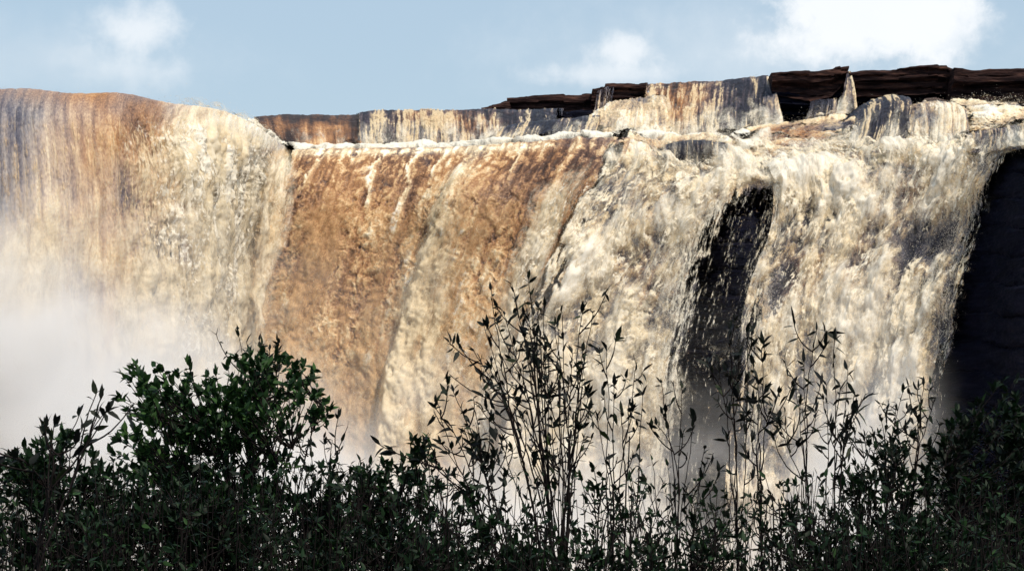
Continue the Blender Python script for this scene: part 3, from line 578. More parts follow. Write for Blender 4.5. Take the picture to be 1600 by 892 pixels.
tag(small_fall([(1412, 172, 146), (1440, 161, 146), (1475, 161, 145.6), (1506, 172, 145)], [(1408, 238, 140.2), (1440, 236, 139.4), (1480, 228, 138.6), (1524, 216, 138.6)], M_strand, .66,
    [(1440, 185, 14, 22, -.18), (1465, 185, 10, 20, -.25), (1495, 185, 14, 20, .2)], 117., cover=.9, froth_amt=.16, lip_r=1.0), 'smaller stranded hump of water right of the tall rounded hump', 'waterfall')
tag(small_fall([(1496, 214, 136.5), (1530, 206, 135), (1570, 202, 132.3), (1610, 196, 130), (1690, 188, 126.5)], [(1486, 242, 134.4), (1540, 239, 131.4), (1575, 236, 128.8), (1620, 228, 125.8), (1700, 220, 122)], M_strand, .46,
    [(1520, 222, 20, 12, .1), (1585, 220, 16, 14, -.2)], 121., cover=.9, froth_amt=.14), 'low stranded brown fall over the lip above the black cliff', 'waterfall')

tag(small_fall([(1028, 236, 143.6), (1055, 223, 143.6), (1095, 220, 143.4), (1140, 228, 142.8)], [(1024, 256, 143), (1060, 262, 142.4), (1095, 262, 142.2), (1140, 256, 142.6)], M_strand, .16,
    [(1045, 238, 14, 14, .35), (1100, 238, 26, 14, -.1)], 127., cover=.75, lip_r=.5), 'small blue-black hump in the foam below the curved upper fall', 'waterfall')
tag(small_fall([(1162, 264, 140), (1200, 256, 140), (1238, 264, 139.8)], [(1158, 280, 138.6), (1200, 284, 138.2), (1240, 288, 138.4)], M_strand, .40,
    [(1210, 268, 20, 10, -.15)], 129., cover=.72, froth_amt=.2), 'short dark speckled drop just above the black rock gap', 'waterfall')
tag(small_fall([(1248, 266, 139.6), (1290, 248, 139.4), (1340, 239, 139), (1390, 238, 138)], [(1252, 300, 138), (1300, 288, 137.6), (1350, 274, 137), (1396, 258, 137.4)], M_strand, .46,
    [(1275, 275, 20, 14, -.16), (1330, 256, 20, 10, -.1)], 133., cover=.70, froth_amt=.22), 'broken grey speckled step at the top of the pale right fall', 'waterfall')
# foam heaped where the upper falls land
def foam_strip(a, seed, h=.3):
    a = line(a)
    g = loft([off(a, 2.2, -.25), off(a, .6, h), off(a, -.8, h * .8), off(a, -1.8, -.5)], sp=1.2)
    fr = froth(g, seed, 1.3, 1.3); big = fbm(g.s * .5, g.t * .5, seed, 3)
    g.disp = .20 * fr + .45 * big; g.tone = .95 + .2 * fr + .3 * big; g.s = g.s * 1.5; g.t = g.t * 1.5
    g.cover = .30 + .55 * np.sin(np.pi * g.v) + .5 * big - (1 - sstep(0, .06, g.u)) * .8 - (1 - sstep(0, .06, 1 - g.u)) * .8
    return g
f0 = water('foam_line', foam_strip([(388, 194, 143.5), (405, 204, 145.5), (422, 216, 148), (438, 228, 150.2), (456, 238, 152)], 129., .5), VE2, left_fall)
f1 = water('foam_line', foam_strip([(440, 236, 152), (520, 236, 152), (600, 234, 152), (700, 231, 151.5), (780, 226, 151), (860, 220, 150.5), (930, 214, 150)], 131.), VE2, mid_fall)
f2 = water('foam_line', foam_strip([(900, 220, 151.6), (970, 219, 151.2), (1050, 219, 151), (1130, 220, 151), (1180, 217, 151.5)], 137., .35), VE2, cream_fall)

# ------------------------------------------------------------------ spray: drops thrown off the frothing water
M_drop = water_material('spray_drops', [(0, (.5, .42, .32)), (.5, (.72, .64, .52)), (1, (.82, .79, .74))], sss=0)
def spray(parent, g, n, weight, seed, reach=.45, r0=.005, r1=.018):
    rg = np.random.default_rng(seed)
    w_ = (weight * (g.cover > .5)).ravel(); c = np.cumsum(w_); i = np.searchsorted(c, rg.random(n) * c[-1])
    i = np.clip(i, 0, len(w_) - 1)
    o = (g.P + g.N * g.disp[..., None]).reshape(-1, 3)[i] + g.N.reshape(-1, 3)[i] * (rg.exponential(1, n) * reach * .5)[:, None] + rg.normal(size=(n, 3)) * np.array([.16, .16, .22])
    r = r0 + (r1 - r0) * rg.random(n) ** 3
    T = np.array([(1, 1, 1), (1, -1, -1), (-1, 1, -1), (-1, -1, 1)]) * .75
    V = o[:, None, :] + T[None] * r[:, None, None] * np.array([1, 1, 1.5])
    Fc = np.array([(0, 1, 2), (0, 3, 1), (0, 2, 3), (1, 3, 2)])
    fa = (np.arange(n)[:, None, None] * 4 + Fc[None]).reshape(-1, 3)
    tone = np.repeat(np.clip(.55 + .5 * g.tone.ravel()[i] * .6, 0, 1), 4)
    me = np_mesh('spray', V.reshape(-1, 3), [fa], True, {'tone': tone, 'cover': np.ones(n * 4), 'flow': np.repeat(o, 4, 0)})
    s_ = link('spray', me, M_drop, parent); s_['kind'] = 'stuff'
    return s_
for par, g_, n_, wt_ in sprays: spray(par, g_, n_, wt_, 3 + n_)

# ------------------------------------------------------------------ rock slabs of the upper terrace
def slab(toppts, botpts, Y, depth, label, seed, amp=.34, over=.5, mat=None, freq=2.3):
    """a bedded slab: front face between the two edges, at distance Y, running back by depth"""
    t, b = line([(x, y, Y) for x, y in toppts]), line([(x, y, Y) for x, y in botpts])
    n = 40; u = np.linspace(0, 1, n)
    def rs(r):
        d = np.linalg.norm(np.diff(r, axis=0), axis=1); c = np.concatenate([[0], np.cumsum(d)]); c /= c[-1]
        return np.stack([np.interp(u, c, r[:, k]) for k in range(3)], 1)
    t, b = rs(t), rs(b)
    rows = [off(b, depth, -.1), off(t, depth, -.1), off(t, .7, .0), off(t, .12, -.02), off(t, 0, -.14), off(t * .6 + b * .4, 0, 0), off(t * .45 + b * .55, over, 0), off(t * .1 + b * .9, over * 1.2, 0), off(b, over, 0), off(b, depth, -.1)]
    V, nu = [], int(np.ptp(t[:, 0] / t[:, 1]) * F / 2.0) + 8
    u2 = np.linspace(0, 1, nu); pts = []
    for a, c in zip(rows[:-1], rows[1:]):
        m = max(2, int(np.linalg.norm(a - c, axis=1).mean() / .09)); m = min(m, 30)
        for k in range(m):
            r = a + (c - a) * k / m
            pts.append(np.stack([np.interp(u2, u, r[:, q]) for q in range(3)], 1))
    P = np.stack(pts); nv = len(P)
    cen = P.mean(0, keepdims=True); d = P - cen
    dirn = d.copy(); dirn[..., 2] *= .25; dirn /= np.linalg.norm(dirn, axis=2)[..., None] + 1e-6
    D = strata(P, None, seed, amp, freq)
    P = P + dirn * D[..., None]
    P[..., 2] += .16 * np.round(1.6 * perlin(P[..., 0] * .45, P[..., 1] * .3, seed + 5.5)) * .6 + .14 * fbm(P[..., 0] * .6, P[..., 1] * .6, seed + 3, 4)
    e = np.abs(u2 - .5) * 2; endn = np.where(e > .96, 1, 0)
    idx = np.arange(nv * nu).reshape(nv, nu); nx = np.roll(idx, -1, axis=0)
    q = np.stack([idx[:, :-1], nx[:, :-1], nx[:, 1:], idx[:, 1:]], -1).reshape(-1, 4)
    V = P.reshape(-1, 3); c0 = len(V); V = np.vstack([V, P[:, 0].mean(0), P[:, -1].mean(0)])
    t0 = np.stack([idx[:, 0], np.full(nv, c0), nx[:, 0]], -1); t1 = np.stack([idx[:, -1], nx[:, -1], np.full(nv, c0 + 1)], -1)
    return tag(link('rock_slab', np_mesh('rock_slab', V, [q, t0, t1], False), mat or M_rock), label, 'rock')
GRK = 'rock slabs along the top of the falls'
slab([(1206, 116), (1250, 113), (1300, 107), (1327, 102)], [(1208, 150), (1260, 158), (1300, 150), (1322, 128)], 160.2, 9, 'thick overhanging dark slab left of the white trickle in the gap', 5.)
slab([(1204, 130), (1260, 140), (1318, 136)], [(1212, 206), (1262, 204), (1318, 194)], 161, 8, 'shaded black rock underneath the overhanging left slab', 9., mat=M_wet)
slab([(1328, 112), (1345, 110), (1400, 109), (1440, 105), (1480, 101), (1490, 104)], [(1330, 150), (1400, 148), (1440, 150), (1490, 142)], 159.6, 10, 'long dark slab with level top right of the white trickle', 15.)
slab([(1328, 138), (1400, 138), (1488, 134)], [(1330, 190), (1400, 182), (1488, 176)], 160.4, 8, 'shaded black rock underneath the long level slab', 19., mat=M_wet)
slab([(1491, 106), (1530, 109), (1560, 106), (1620, 106), (1720, 104), (1900, 108), (2300, 106)], [(1488, 162), (1540, 158), (1600, 160), (1720, 162), (1900, 166), (2300, 170)], 158, 10, 'layered reddish rock bank at the far right of the skyline', 23., freq=1.8)
slab([(1445, 156), (1466, 153), (1482, 157)], [(1442, 168), (1466, 170), (1484, 168)], 157, 1.5, 'pale flat stone lying below the long level slab', 27., amp=.1, over=.1, mat=rock_material('pale_stone', (.06, .045, .04), (.12, .09, .08), (.2, .16, .14), .8))
slab([(946, 131), (965, 130), (985, 131), (1012, 131)], [(946, 190), (980, 185), (1012, 180)], 166.4, 9, 'square dark block at the left end of the upper brown fall', 33.)
slab([(926, 138), (948, 135), (952, 135)], [(922, 182), (940, 182), (952, 182)], 166, 9, 'dark rock column under the faint veil of water', 35.)
slab([(792, 152), (830, 149), (870, 147), (925, 146), (930, 147)], [(792, 172), (850, 172), (900, 176), (932, 182)], 166.8, 9, 'long thin dark ledge stepping down to the left on the skyline', 37., amp=.2, over=.3)
slab([(752, 165), (770, 163), (790, 158), (796, 158)], [(752, 174), (770, 175), (800, 176)], 165.6, 6, 'low rock tip ending the dark ledge on its left', 41., amp=.14, over=.1)
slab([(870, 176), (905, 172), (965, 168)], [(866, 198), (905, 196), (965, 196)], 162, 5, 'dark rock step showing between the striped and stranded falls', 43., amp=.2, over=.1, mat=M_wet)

# plateau river behind the terraces
flat('river', -260, 260, 170, 900, 21.2, M_pool)

# ------------------------------------------------------------------ mist
def mist_material():
    m, n, l = new_mat('mist')
    o = nd(n, 'ShaderNodeOutputMaterial'); v = nd(n, 'ShaderNodeVolumePrincipled'); l.new(v.outputs[0], o.inputs['Volume'])
    v.inputs['Color'].default_value = (0.97, 0.97, 0.98, 1); v.inputs['Anisotropy'].default_value = 0.0
    g = nd(n, 'ShaderNodeTexCoord'); s = nd(n, 'ShaderNodeSeparateXYZ'); l.new(g.outputs['Object'], s.inputs[0])
    a = nd(n, 'ShaderNodeTexNoise'); a.inputs['Scale'].default_value = .11; a.inputs['Detail'].default_value = 6; a.inputs['Roughness'].default_value = .6
    l.new(g.outputs['Object'], a.inputs[0])
    # height of the mist's top over x (metres): high on the left, low in the centre, a second bank on the right
    c = nd(n, 'ShaderNodeFloatCurve'); l.new(mth(n, l, 'DIVIDE', mth(n, l, 'ADD', s.outputs[0], 45), 90), c.inputs['Value'])
    cu = c.mapping.curves[0]
    def X(px, Y=128): return ((px - 800) / F * Y + 45) / 90
    pts = [(0.0, .97), (X(0), .95), (X(130), .84), (X(300), .71), (X(420), .50), (X(600), .38), (X(760), .35), (X(950), .34), (X(1080), .27), (X(1180), .30), (X(1250), .46), (X(1320), .54), (X(1400), .54), (X(1470), .16), (1.0, .0)]
    while len(cu.points) < len(pts): cu.points.new(.5, .5)
    for p_, (x_, y_) in zip(cu.points, pts): p_.location = (x_, y_)
    c.mapping.update()
    topz = mth(n, l, 'ADD', mth(n, l, 'MULTIPLY', c.outputs[0], 24), -10)           # -10 .. 14 m
    hgt = mth(n, l, 'SUBTRACT', topz, s.outputs[2])
    hgt = mth(n, l, 'ADD', hgt, mth(n, l, 'MULTIPLY', mth(n, l, 'SUBTRACT', a.outputs['Fac'], .5), 17))
    mr = nd(n, 'ShaderNodeMapRange'); mr.interpolation_type = 'SMOOTHSTEP'; mr.inputs['From Min'].default_value = 0; mr.inputs['From Max'].default_value = 11; l.new(hgt, mr.inputs[0])
    d = mth(n, l, 'MULTIPLY', mth(n, l, 'POWER', mr.outputs[0], 1.3), 0.34)
    a2 = nd(n, 'ShaderNodeTexNoise'); a2.inputs['Scale'].default_value = .20; a2.inputs['Detail'].default_value = 5; a2.inputs['Roughness'].default_value = .62; a2.inputs['Distortion'].default_value = .6
    l.new(g.outputs['Object'], a2.inputs[0])
    pf = nd(n, 'ShaderNodeMapRange'); pf.interpolation_type = 'SMOOTHSTEP'; pf.inputs['From Min'].default_value = .46; pf.inputs['From Max'].default_value = .72; l.new(a2.outputs['Fac'], pf.inputs[0])
    hv = nd(n, 'ShaderNodeMapRange'); hv.interpolation_type = 'SMOOTHSTEP'; hv.inputs['From Min'].default_value = -11; hv.inputs['From Max'].default_value = 6; l.new(hgt, hv.inputs[0])
    d = mth(n, l, 'ADD', d, mth(n, l, 'MULTIPLY', mth(n, l, 'MULTIPLY', pf.outputs[0], hv.outputs[0]), .035))
    bl = nd(n, 'ShaderNodeMapRange'); bl.interpolation_type = 'SMOOTHSTEP'; bl.inputs['From Min'].default_value = .36; bl.inputs['From Max'].default_value = .64; bl.inputs['To Min'].default_value = .3; bl.inputs['To Max'].default_value = 1.7; l.new(a2.outputs['Fac'], bl.inputs[0]); d = mth(n, l, 'MULTIPLY', d, bl.outputs[0])
    xm = nd(n, 'ShaderNodeMapRange'); xm.interpolation_type = 'SMOOTHSTEP'; xm.inputs['From Min'].default_value = (1475 - 800) / F * 112; xm.inputs['From Max'].default_value = (1340 - 800) / F * 112; l.new(s.outputs[0], xm.inputs[0])
    d = mth(n, l, 'MULTIPLY', d, xm.outputs[0])
    l.new(d, v.inputs['Density'])
    return m
def box(name, x0, x1, y0, y1, z0, z1, mat):
    V = [(x, y, z) for z in (z0, z1) for y in (y0, y1) for x in (x0, x1)]
    f_ = [(0, 2, 3, 1), (4, 5, 7, 6), (0, 1, 5, 4), (2, 6, 7, 3), (0, 4, 6, 2), (1, 3, 7, 5)]
    return link(name, np_mesh(name, np.array(V, float), [np.array(f_)], False), mat)
M_mist = mist_material()
mist = box('mist', -44, 44, 104, 134, -10, 19, M_mist)
tag(mist, 'white spray mist rising from the foot of the falls', 'mist', kind='stuff')

# ------------------------------------------------------------------ bushes on the near bank
def leaf_material(name, c0, c1, c2):
    m, n, l = new_mat(name)
    o = nd(n, 'ShaderNodeOutputMaterial'); b = nd(n, 'ShaderNodeBsdfPrincipled'); b.inputs['Roughness'].default_value = .55; b.inputs['Specular IOR Level'].default_value = .16
    a = nd(n, 'ShaderNodeAttribute', attribute_name='tint'); r = nd(n, 'ShaderNodeValToRGB'); e = r.color_ramp.elements
    e[0].position, e[0].color = 0, (*c0, 1); e[1].position, e[1].color = 1, (*c2, 1); k = e.new(.6); k.color = (*c1, 1)
    l.new(a.outputs['Fac'], r.inputs[0]); l.new(r.outputs[0], b.inputs['Base Color'])
    t = nd(n, 'ShaderNodeBsdfTranslucent'); l.new(r.outputs[0], t.inputs[0]); mx = nd(n, 'ShaderNodeMixShader'); mx.inputs[0].default_value = .2
    l.new(b.outputs[0], mx.inputs[1]); l.new(t.outputs[0], mx.inputs[2]); l.new(mx.outputs[0], o.inputs[0])
    return m
M_leaf = leaf_material('green_leaf', (.004, .009, .004), (.012, .034, .011), (.045, .10, .025))
M_dry = leaf_material('dark_lance_leaf', (.005, .006, .006), (.011, .015, .010), (.035, .05, .016))
M_bark = ground_mat('twig_bark', (.007, .005, .005), (.022, .017, .017), 30)
def tubes(paths, sides=4):
    """paths: list of (points (k,3), r0, r1)"""
    V, Fq, o = [], [], 0
    for P, r0, r1 in paths:
        k = len(P); T = np.gradient(P, axis=0); T /= np.linalg.norm(T, axis=1)[:, None] + 1e-9
        ref = np.where(np.abs(T[:, 1:2]) > .9, np.array([[1., 0, 0]]), np.array([[0, 1., 0]]))
        A = np.cross(T, ref); A /= np.linalg.norm(A, axis=1)[:, None]; B = np.cross(T, A)
        r = np.linspace(r0, r1, k); an = np.arange(sides) * 2 * np.pi / sides
        ring = P[:, None] + r[:, None, None] * (np.cos(an)[None, :, None] * A[:, None] + np.sin(an)[None, :, None] * B[:, None])
        V.append(ring.reshape(-1, 3)); idx = o + np.arange(k * sides).reshape(k, sides); nx = np.roll(idx, -1, 1)
        Fq.append(np.stack([idx[:-1], idx[1:], nx[1:], nx[:-1]], -1).reshape(-1, 4)); o += k * sides
    return np.vstack(V), np.vstack(Fq)
def leaves(pos, d, size, wr, tint, rg, fold=.25):
    """lance-shaped, folded, curved leaves: base pos, axis d, length size"""
    n = len(pos); d = d / (np.linalg.norm(d, axis=1)[:, None] + 1e-9)
    up = np.array([0, 0, 1.]) + rg.normal(size=(n, 3)) * .55
    s_ = np.cross(d, up); s_ /= np.linalg.norm(s_, axis=1)[:, None] + 1e-9; nn = np.cross(s_, d)
    st = np.array([0, .28, .62, 1.0]); wd = np.array([0, .5, .40, 0]) * wr; cur = rg.uniform(-.05, .35, n)
    def p(t, w_, side):
        return pos + d * (size * t)[:, None] + s_ * (size * w_ * side)[:, None] + nn * (size * (fold * w_ * abs(side) - cur * t * t))[:, None]
    one = np.ones(n)
    V = np.stack([p(one * 0, 0, 0), p(one * st[1], wd[1], -1), p(one * st[1], 0, 0), p(one * st[1], wd[1], 1), p(one * st[2], wd[2], -1), p(one * st[2], 0, 0), p(one * st[2], wd[2], 1), p(one * 1.0, 0, 0)], 1)
    b_ = np.arange(n)[:, None, None] * 8
    tri = (b_ + np.array([(0, 2, 1), (0, 3, 2), (4, 5, 7), (5, 6, 7)])[None]).reshape(-1, 3)
    qd = (b_ + np.array([(1, 2, 5, 4), (2, 3, 6, 5)])[None]).reshape(-1, 4)
    return V.reshape(-1, 3), tri, qd, np.repeat(tint, 8)
GZ = lambda Y: -1.75 - .055 * Y
def bez(a, b, c, k):
    t = np.linspace(0, 1, k)[:, None]; return (1 - t) ** 2 * a + 2 * t * (1 - t) * b + t * t * c
def wob(P, amp, rg):
    k = len(P); w_ = rg.normal(size=(k, 3)) * amp; w_ = np.cumsum(w_, 0); w_ -= np.linspace(0, 1, k)[:, None] * w_[-1]
    return P + w_
class Bush:
    def __init__(self, seed): self.rg = np.random.default_rng(seed); self.paths = []; self.lp, self.ld, self.ls, self.lt = [], [], [], []
    def leaf(self, p, d, s, t): self.lp.append(p); self.ld.append(d); self.ls.append(s); self.lt.append(t)
    def build(self, name, label, mat, wr, cat='shrub', group=None, kind=None):
        lp = np.array(self.lp); base = self.paths[0][0][0].copy()
        r = empty(name, tuple(base)); tag(r, label, cat, group, kind)
        V, q = tubes(self.paths); st = link('stems', np_mesh('stems', V - base, [q]), M_bark, r)
        V, tri, qd, ti = leaves(lp, np.array(self.ld), np.array(self.ls), wr, np.array(self.lt), self.rg)
        fo = link('foliage', np_mesh('foliage', V - base, [tri, qd], True, {'tint': ti}), mat, r)
        return r
def whorl(b, p, ax, n, size, spread, tint):
    rg = b.rg; ax = ax / (np.linalg.norm(ax) + 1e-9)
    for k in range(n):
        d = ax + rg.normal(size=3) * spread; d[2] += .1
        b.leaf(p - ax * rg.uniform(0, .05), d, size * rg.uniform(.6, 1.15), np.clip(tint + rg.normal() * .22, 0, 1))
def sparse(name, label, basepx, Y, tips, leafL, seed, lpm=26, twigs=4, mat=None, wr=.32, r0=.0075, spread=.35, basew=40, kink=.006, group=None):
    """a shrub of long upright stems; tips given where the stems end"""
    b = Bush(seed); rg = b.rg
    tips = sorted(tips); nt_ = max(1, round(len(tips) / 3.5)); trunks = []
    for grp in np.array_split(np.array(tips, float), nt_):
        c = grp.mean(0); e = pt(c[0] * .8 + basepx * .2, c[1] + rg.uniform(60, 120), Y + rg.uniform(-.35, .35))
        base = pt(basepx + rg.normal() * basew * .5, HZ, Y + rg.uniform(-.15, .15)); base[2] = GZ(Y) - .05
        mid = pt(basepx + rg.normal() * basew * .35, 915, (base[1] + e[1]) / 2)
        T = wob(bez(base, mid, e, 24), kink * .8, rg); trunks.append(T); b.paths.append((T, r0 * rg.uniform(.9, 1.3), .0035))
    for ti, (tx, ty) in enumerate(tips):
        T = trunks[min(nt_ - 1, ti * nt_ // len(tips))]; i0 = rg.integers(8, 22)
        tip = pt(tx + rg.normal() * 3, ty, T[i0][1] + rg.uniform(-.4, .4)); d0 = T[i0] - T[i0 - 2]; d0 /= np.linalg.norm(d0)
        sp_ = np.linalg.norm(tip - T[i0]); mid = T[i0] + d0 * sp_ * .45; mid = mid * .7 + (T[i0] + tip) * .15 + rg.normal(size=3) * .03
        P = wob(bez(T[i0], mid, tip, 22), kink * .9 * min(1, sp_), rg); b.paths.append((P, .0048 * rg.uniform(.7, 1.1), .0018))
        def dress(Q, dens, l0):
            Ln = np.linalg.norm(np.diff(Q, axis=0), axis=1).sum(); n = max(2, int(Ln * (1 - l0) * dens))
            for t in l0 + (1 - l0) * rg.random(n) ** .6:
                i = min(int(t * (len(Q) - 1)), len(Q) - 2); p = Q[i] + (Q[i + 1] - Q[i]) * (t * (len(Q) - 1) - i); d = Q[i + 1] - Q[i]; d /= np.linalg.norm(d) + 1e-9
                o = rg.normal(size=3); o[2] -= .45
                b.leaf(p, d * .6 + o * .75, leafL * rg.uniform(.3, 1.1), np.clip(rg.normal(.35, .3), 0, 1))
            whorl(b, Q[-1], Q[-1] - Q[-3], rg.integers(1, 5), leafL * .85, .55, .35)
        dress(P, lpm * .6, .66)
        for k in range(twigs + rg.integers(-1, 2)):
            t = rg.uniform(.5, .95); i = int(t * 21); d = P[min(i + 1, 21)] - P[i - 1]; d /= np.linalg.norm(d)
            o = rg.normal(size=3) * np.array([1, 1, .3]); o /= np.linalg.norm(o); ln = rg.uniform(.10, .42) * (1.15 - .5 * t)
            e = P[i] + (d * .85 + o * spread * 1.6) * ln; m_ = P[i] + (d * .3 + o * spread * 1.3) * ln
            Q = wob(bez(P[i], m_, e, 8), kink * .25, rg); b.paths.append((Q, .0042, .0018)); dress(Q, lpm, .2)
    return b.build(name, label, mat or M_dry, wr, group=group)
def dense(name, label, basepx, Y, ells, ncl, leafL, seed, nst=7, gate=-.10, per=8, mat=None, wr=.42, depth=.55, tint=.5, group=None):
    """a leafy shrub: leaf clusters fill the given lobes (px, py, rx, ry), each hung on a twig of the nearest stem"""
    b = Bush(seed); rg = b.rg; E = np.array(ells, float); w_ = E[:, 2] * E[:, 3]; w_ /= w_.sum()
    stems = []
    for k in range(nst):
        e = E[rg.choice(len(E), p=w_)]; Ys = Y + rg.uniform(-depth, depth) * .7
        tip = pt(e[0] + rg.uniform(-.6, .6) * e[2], e[1] - rg.uniform(-.1, .55) * e[3], Ys)
        base = pt(basepx + rg.normal() * 25, HZ, Y + rg.uniform(-.2, .2)); base[2] = GZ(Y) - .05
        mid = base * .5 + tip * .5; mid[0] = base[0] * .7 + tip[0] * .3
        P = wob(bez(base, mid, tip, 20), .014, rg); stems.append(P); b.paths.append((P, .016 * rg.uniform(.7, 1.1), .003))
    S = np.vstack([p[6:] for p in stems])
    for k in range(ncl):
        e = E[rg.choice(len(E), p=w_)]
        a = rg.normal(size=3); a /= np.linalg.norm(a); a *= rg.random() ** .42
        c = pt(e[0] + a[0] * e[2], e[1] - a[2] * e[3], Y + a[1] * depth)
        if perlin(c[0] * 4.2, c[1] * 4.2, c[2] * 4.2 + seed) < gate: continue
        dd = np.linalg.norm((S - c) * np.array([1, 1, 1.0]) + np.array([0, 0, .15]), axis=1); j = int(np.argmin(dd)); s0 = S[j]
        m_ = s0 * .45 + c * .55; m_[2] -= .04
        Q = wob(bez(s0, m_, c, 6), .008, rg); b.paths.append((Q, .0042, .0016))
        ax = (c - s0) / (np.linalg.norm(c - s0) + 1e-6) + np.array([a[0] * .5, a[1] * .5, .7 + .3 * a[2]])
        tn = tint + .35 * perlin(c[0] * 2.1, c[1] * 2.1, c[2] * 2.1 + 3.3 + seed)
        whorl(b, c, ax, per + rg.integers(-2, 3), leafL, .62, tn)
        for q in (2, 3, 4): b.leaf(Q[q], rg.normal(size=3) + ax * .6, leafL * rg.uniform(.5, 1), np.clip(tn + rg.normal() * .2, 0, 1))
    return b.build(name, label, mat or M_leaf, wr, group=group)

dense('leafy_shrub', 'tallest broad leafy green shrub, rounded, before the white mist', 370, 13.4, [(350, 640, 120, 85), (430, 615, 75, 70), (250, 620, 62, 46), (300, 700, 130, 80), (225, 592, 44, 26), (400, 740, 95, 90), (475, 600, 32, 40), (395, 560, 55, 30), (215, 680, 50, 60), (330, 780, 150, 70), (205, 640, 40, 40), (500, 640, 20, 30), (190, 600, 22, 16)], 1300, .062, 201, gate=.02, nst=13, depth=.75, tint=.62, wr=.5)
dense('leafy_shrub', 'leafy green shrub with whorled tips in the lower left corner', 90, 12.4, [(90, 740, 85, 60), (40, 775, 70, 80), (150, 800, 110, 85), (100, 692, 40, 26), (30, 720, 30, 30), (80, 850, 110, 60)], 620, .062, 202, nst=8, depth=.6, tint=.3)
dense('leafy_shrub', 'dark tangled low shrub under the tallest leafy shrub', 270, 12.0, [(260, 835, 150, 75), (370, 850, 110, 60), (170, 850, 90, 60), (300, 790, 120, 60)], 620, .055, 203, nst=9, depth=.6, tint=.12)
dense('leafy_shrub', 'small rounded green shrub with a flat top, just left of the slender bare-stemmed bush', 620, 12.8, [(600, 745, 58, 48), (652, 702, 42, 24), (565, 800, 65, 65), (640, 790, 60, 60)], 270, .062, 204, nst=7, depth=.45, tint=.35)
dense('leafy_shrub', 'narrow dark shrub between the tallest leafy shrub and the flat-topped shrub', 505, 12.6, [(500, 790, 45, 80), (470, 830, 60, 60), (530, 830, 50, 60)], 210, .06, 205, nst=7, depth=.4, tint=.2)
dense('leafy_shrub', 'sparse low green shrub at the foot of the tall slender bush', 760, 12.2, [(700, 800, 60, 60), (780, 840, 80, 50), (840, 860, 60, 40)], 130, .055, 206, nst=9, depth=.5, tint=.35, per=6)
dense('leafy_shrub', 'little leafy clump beside the thick stems of the tall slender bush', 925, 13.2, [(930, 755, 42, 40), (950, 800, 40, 50), (905, 830, 40, 50)], 70, .055, 207, nst=5, depth=.35, tint=.3, per=6)
dense('leafy_shrub', 'big black-green shrub in front of the dark cliff at the right edge', 1540, 13.6, [(1545, 710, 85, 90), (1585, 640, 55, 60), (1490, 730, 55, 65), (1520, 820, 115, 90), (1600, 760, 60, 120)], 560, .065, 208, nst=10, depth=.7, tint=.05, mat=M_leaf)
dense('leafy_shrub', 'bushy dark shrub standing left of the black-green shrub', 1400, 13.0, [(1400, 725, 60, 65), (1345, 765, 50, 50), (1420, 810, 80, 80)], 210, .062, 209, nst=9, depth=.5, tint=.1, wr=.34)
dense('leafy_shrub', 'low straggly shrub under the two lance-leaved bushes on the right', 1215, 12.2, [(1200, 800, 65, 55), (1290, 830, 75, 50), (1240, 860, 90, 40)], 130, .055, 210, nst=9, depth=.5, tint=.1, per=6, wr=.34)
dense('leafy_shrub', 'low straggly shrub in front of the purple shadowed rock gap', 1090, 12.0, [(1090, 820, 60, 50), (1030, 850, 60, 40), (1110, 870, 60, 30)], 90, .055, 211, nst=9, depth=.5, tint=.1, per=6, wr=.34)
dense('leafy_shrub', 'dark low shrub at the bottom edge below the flat-topped shrub', 620, 11.6, [(600, 860, 110, 45), (680, 880, 80, 40), (520, 880, 80, 40)], 300, .055, 212, nst=10, depth=.5, tint=.08)
dense('leafy_shrub', 'black tangled shrub at the bottom edge below the bushy dark shrub', 1380, 11.8, [(1360, 850, 90, 55), (1450, 870, 90, 50), (1290, 880, 70, 35)], 280, .055, 213, nst=10, depth=.5, tint=.04, wr=.36)
dense('leafy_shrub', 'thin dark shrub at the bottom edge below the tallest slender bush', 900, 11.4, [(880, 885, 110, 40), (1000, 890, 90, 34), (790, 885, 70, 40)], 190, .052, 214, nst=10, depth=.5, tint=.06, wr=.36)
sparse('slender_bush', 'tallest slender bush with many bare upright stems and small dark leaves', 885, 12.6, [(765, 452), (800, 446), (826, 434), (850, 470), (880, 476), (906, 480), (926, 486), (742, 545), (764, 556), (862, 508), (836, 474), (784, 486), (812, 520), (895, 545), (918, 560), (850, 560), (780, 600), (755, 500), (818, 470), (872, 500), (800, 540), (835, 540), (880, 600), (905, 640), (770, 650)], .078, 221, twigs=4, basew=40, lpm=22)
sparse('slender_bush', 'leaning slender bush with curled dark leaves left of the tallest slender bush', 830, 12.2, [(682, 622), (706, 610), (700, 660), (724, 640), (740, 660), (690, 690), (760, 690), (650, 715)], .085, 222, twigs=4, wr=.34)
sparse('slender_bush', 'thin bush with few leaves just right of the tallest slender bush', 965, 12.8, [(946, 545), (990, 566), (962, 590), (1003, 612), (972, 640), (935, 650)], .085, 223, twigs=3)
sparse('slender_bush', 'nearly bare twiggy bush left of the purple shadowed gap', 1050, 13.2, [(1036, 592), (1062, 604), (1086, 650), (1030, 660), (1100, 700)], .075, 224, twigs=3, lpm=16)
sparse('slender_bush', 'drooping-leaved slender bush against the dark rock gap', 1165, 13.0, [(1140, 512), (1166, 516), (1192, 532), (1126, 560), (1180, 590), (1140, 640), (1205, 640)], .09, 225, twigs=4, wr=.3)
sparse('slender_bush', 'lance-leaved bush with clear pointed tips against the pale mist', 1285, 12.4, [(1275, 512), (1308, 528), (1252, 560), (1322, 578), (1334, 640), (1238, 596), (1290, 600), (1215, 660)], .105, 226, twigs=4, wr=.22)
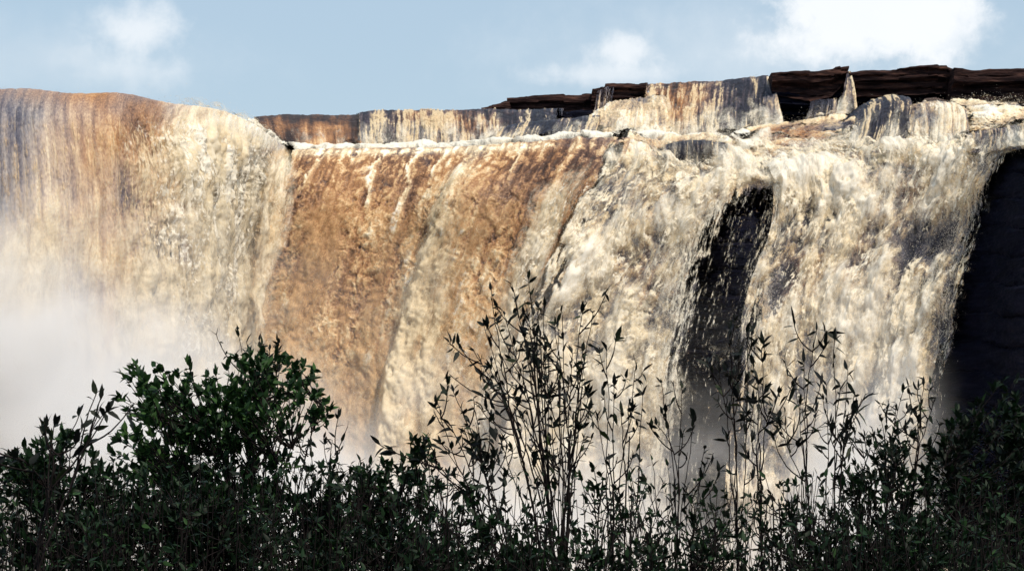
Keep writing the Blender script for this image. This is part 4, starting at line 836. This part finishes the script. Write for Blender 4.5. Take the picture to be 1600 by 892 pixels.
sparse('slender_bush', 'small-leaved thin bush rising left of the black-green shrub', 1405, 13.2, [(1420, 602), (1445, 592), (1392, 622), (1462, 620), (1430, 640), (1375, 650), (1350, 690)], .07, 227, twigs=5, lpm=34)
sparse('slender_bush', 'dry upright sprig with clustered leaves right of the tallest leafy shrub', 510, 12.8, [(504, 682), (530, 702), (488, 694), (545, 725), (515, 720)], .07, 228, twigs=3, wr=.3)
sparse('slender_bush', 'thin twig with long leaves poking out of the top of the tallest leafy shrub', 405, 13.9, [(370, 515), (402, 538), (438, 534), (418, 560), (470, 562)], .08, 229, twigs=3, wr=.32)
sparse('slender_bush', 'arching nearer twig with a few large leaves in the lower left', 50, 9, [(72, 662), (132, 634), (168, 642), (20, 715)], .07, 230, twigs=3, lpm=16, wr=.38, r0=.007)

def undergrowth():
    b = Bush(301); rg = b.rg
    for k in range(1700):
        px = rg.uniform(-20, 1620); dn = 1.0 if px < 700 or px > 1300 else .5
        if rg.random() > dn: continue
        Y = rg.uniform(10.5, 14.5); top_ = rg.uniform(740, 900) if px > 650 else rg.uniform(720, 890)
        base = pt(px + rg.normal() * 20, HZ, Y); base[2] = GZ(Y) - .05; tip = pt(px + rg.normal() * 40, top_, Y + rg.normal() * .2)
        m_ = base * .5 + tip * .5; m_[0] = base[0]; P = wob(bez(base, m_, tip, 10), .007, rg); b.paths.append((P, .0030 * rg.uniform(.6, 1.4), .0016))
        for q in range(rg.integers(9, 24)):
            i = rg.integers(3, 10); d = rg.normal(size=3); d[2] += .5; b.leaf(P[i], d, .055 * rg.uniform(.5, 1.2), np.clip(rg.normal(.25, .25), 0, 1))
        for q in range(3):
            i = rg.integers(4, 9); o = rg.normal(size=3) * .5 + np.array([0, 0, .6]); e = P[i] + o * rg.uniform(.1, .3)
            b.paths.append((wob(bez(P[i], P[i] * .5 + e * .5 + rg.normal(size=3) * .02, e, 5), .006, rg), .003, .0012)); whorl(b, e, o, 4, .05, .6, .25)
    r = b.build('undergrowth', None, M_leaf, .36, None, None, 'stuff'); tag(r, 'tangle of thin stems and small leaves along the near bank', 'undergrowth')
undergrowth()
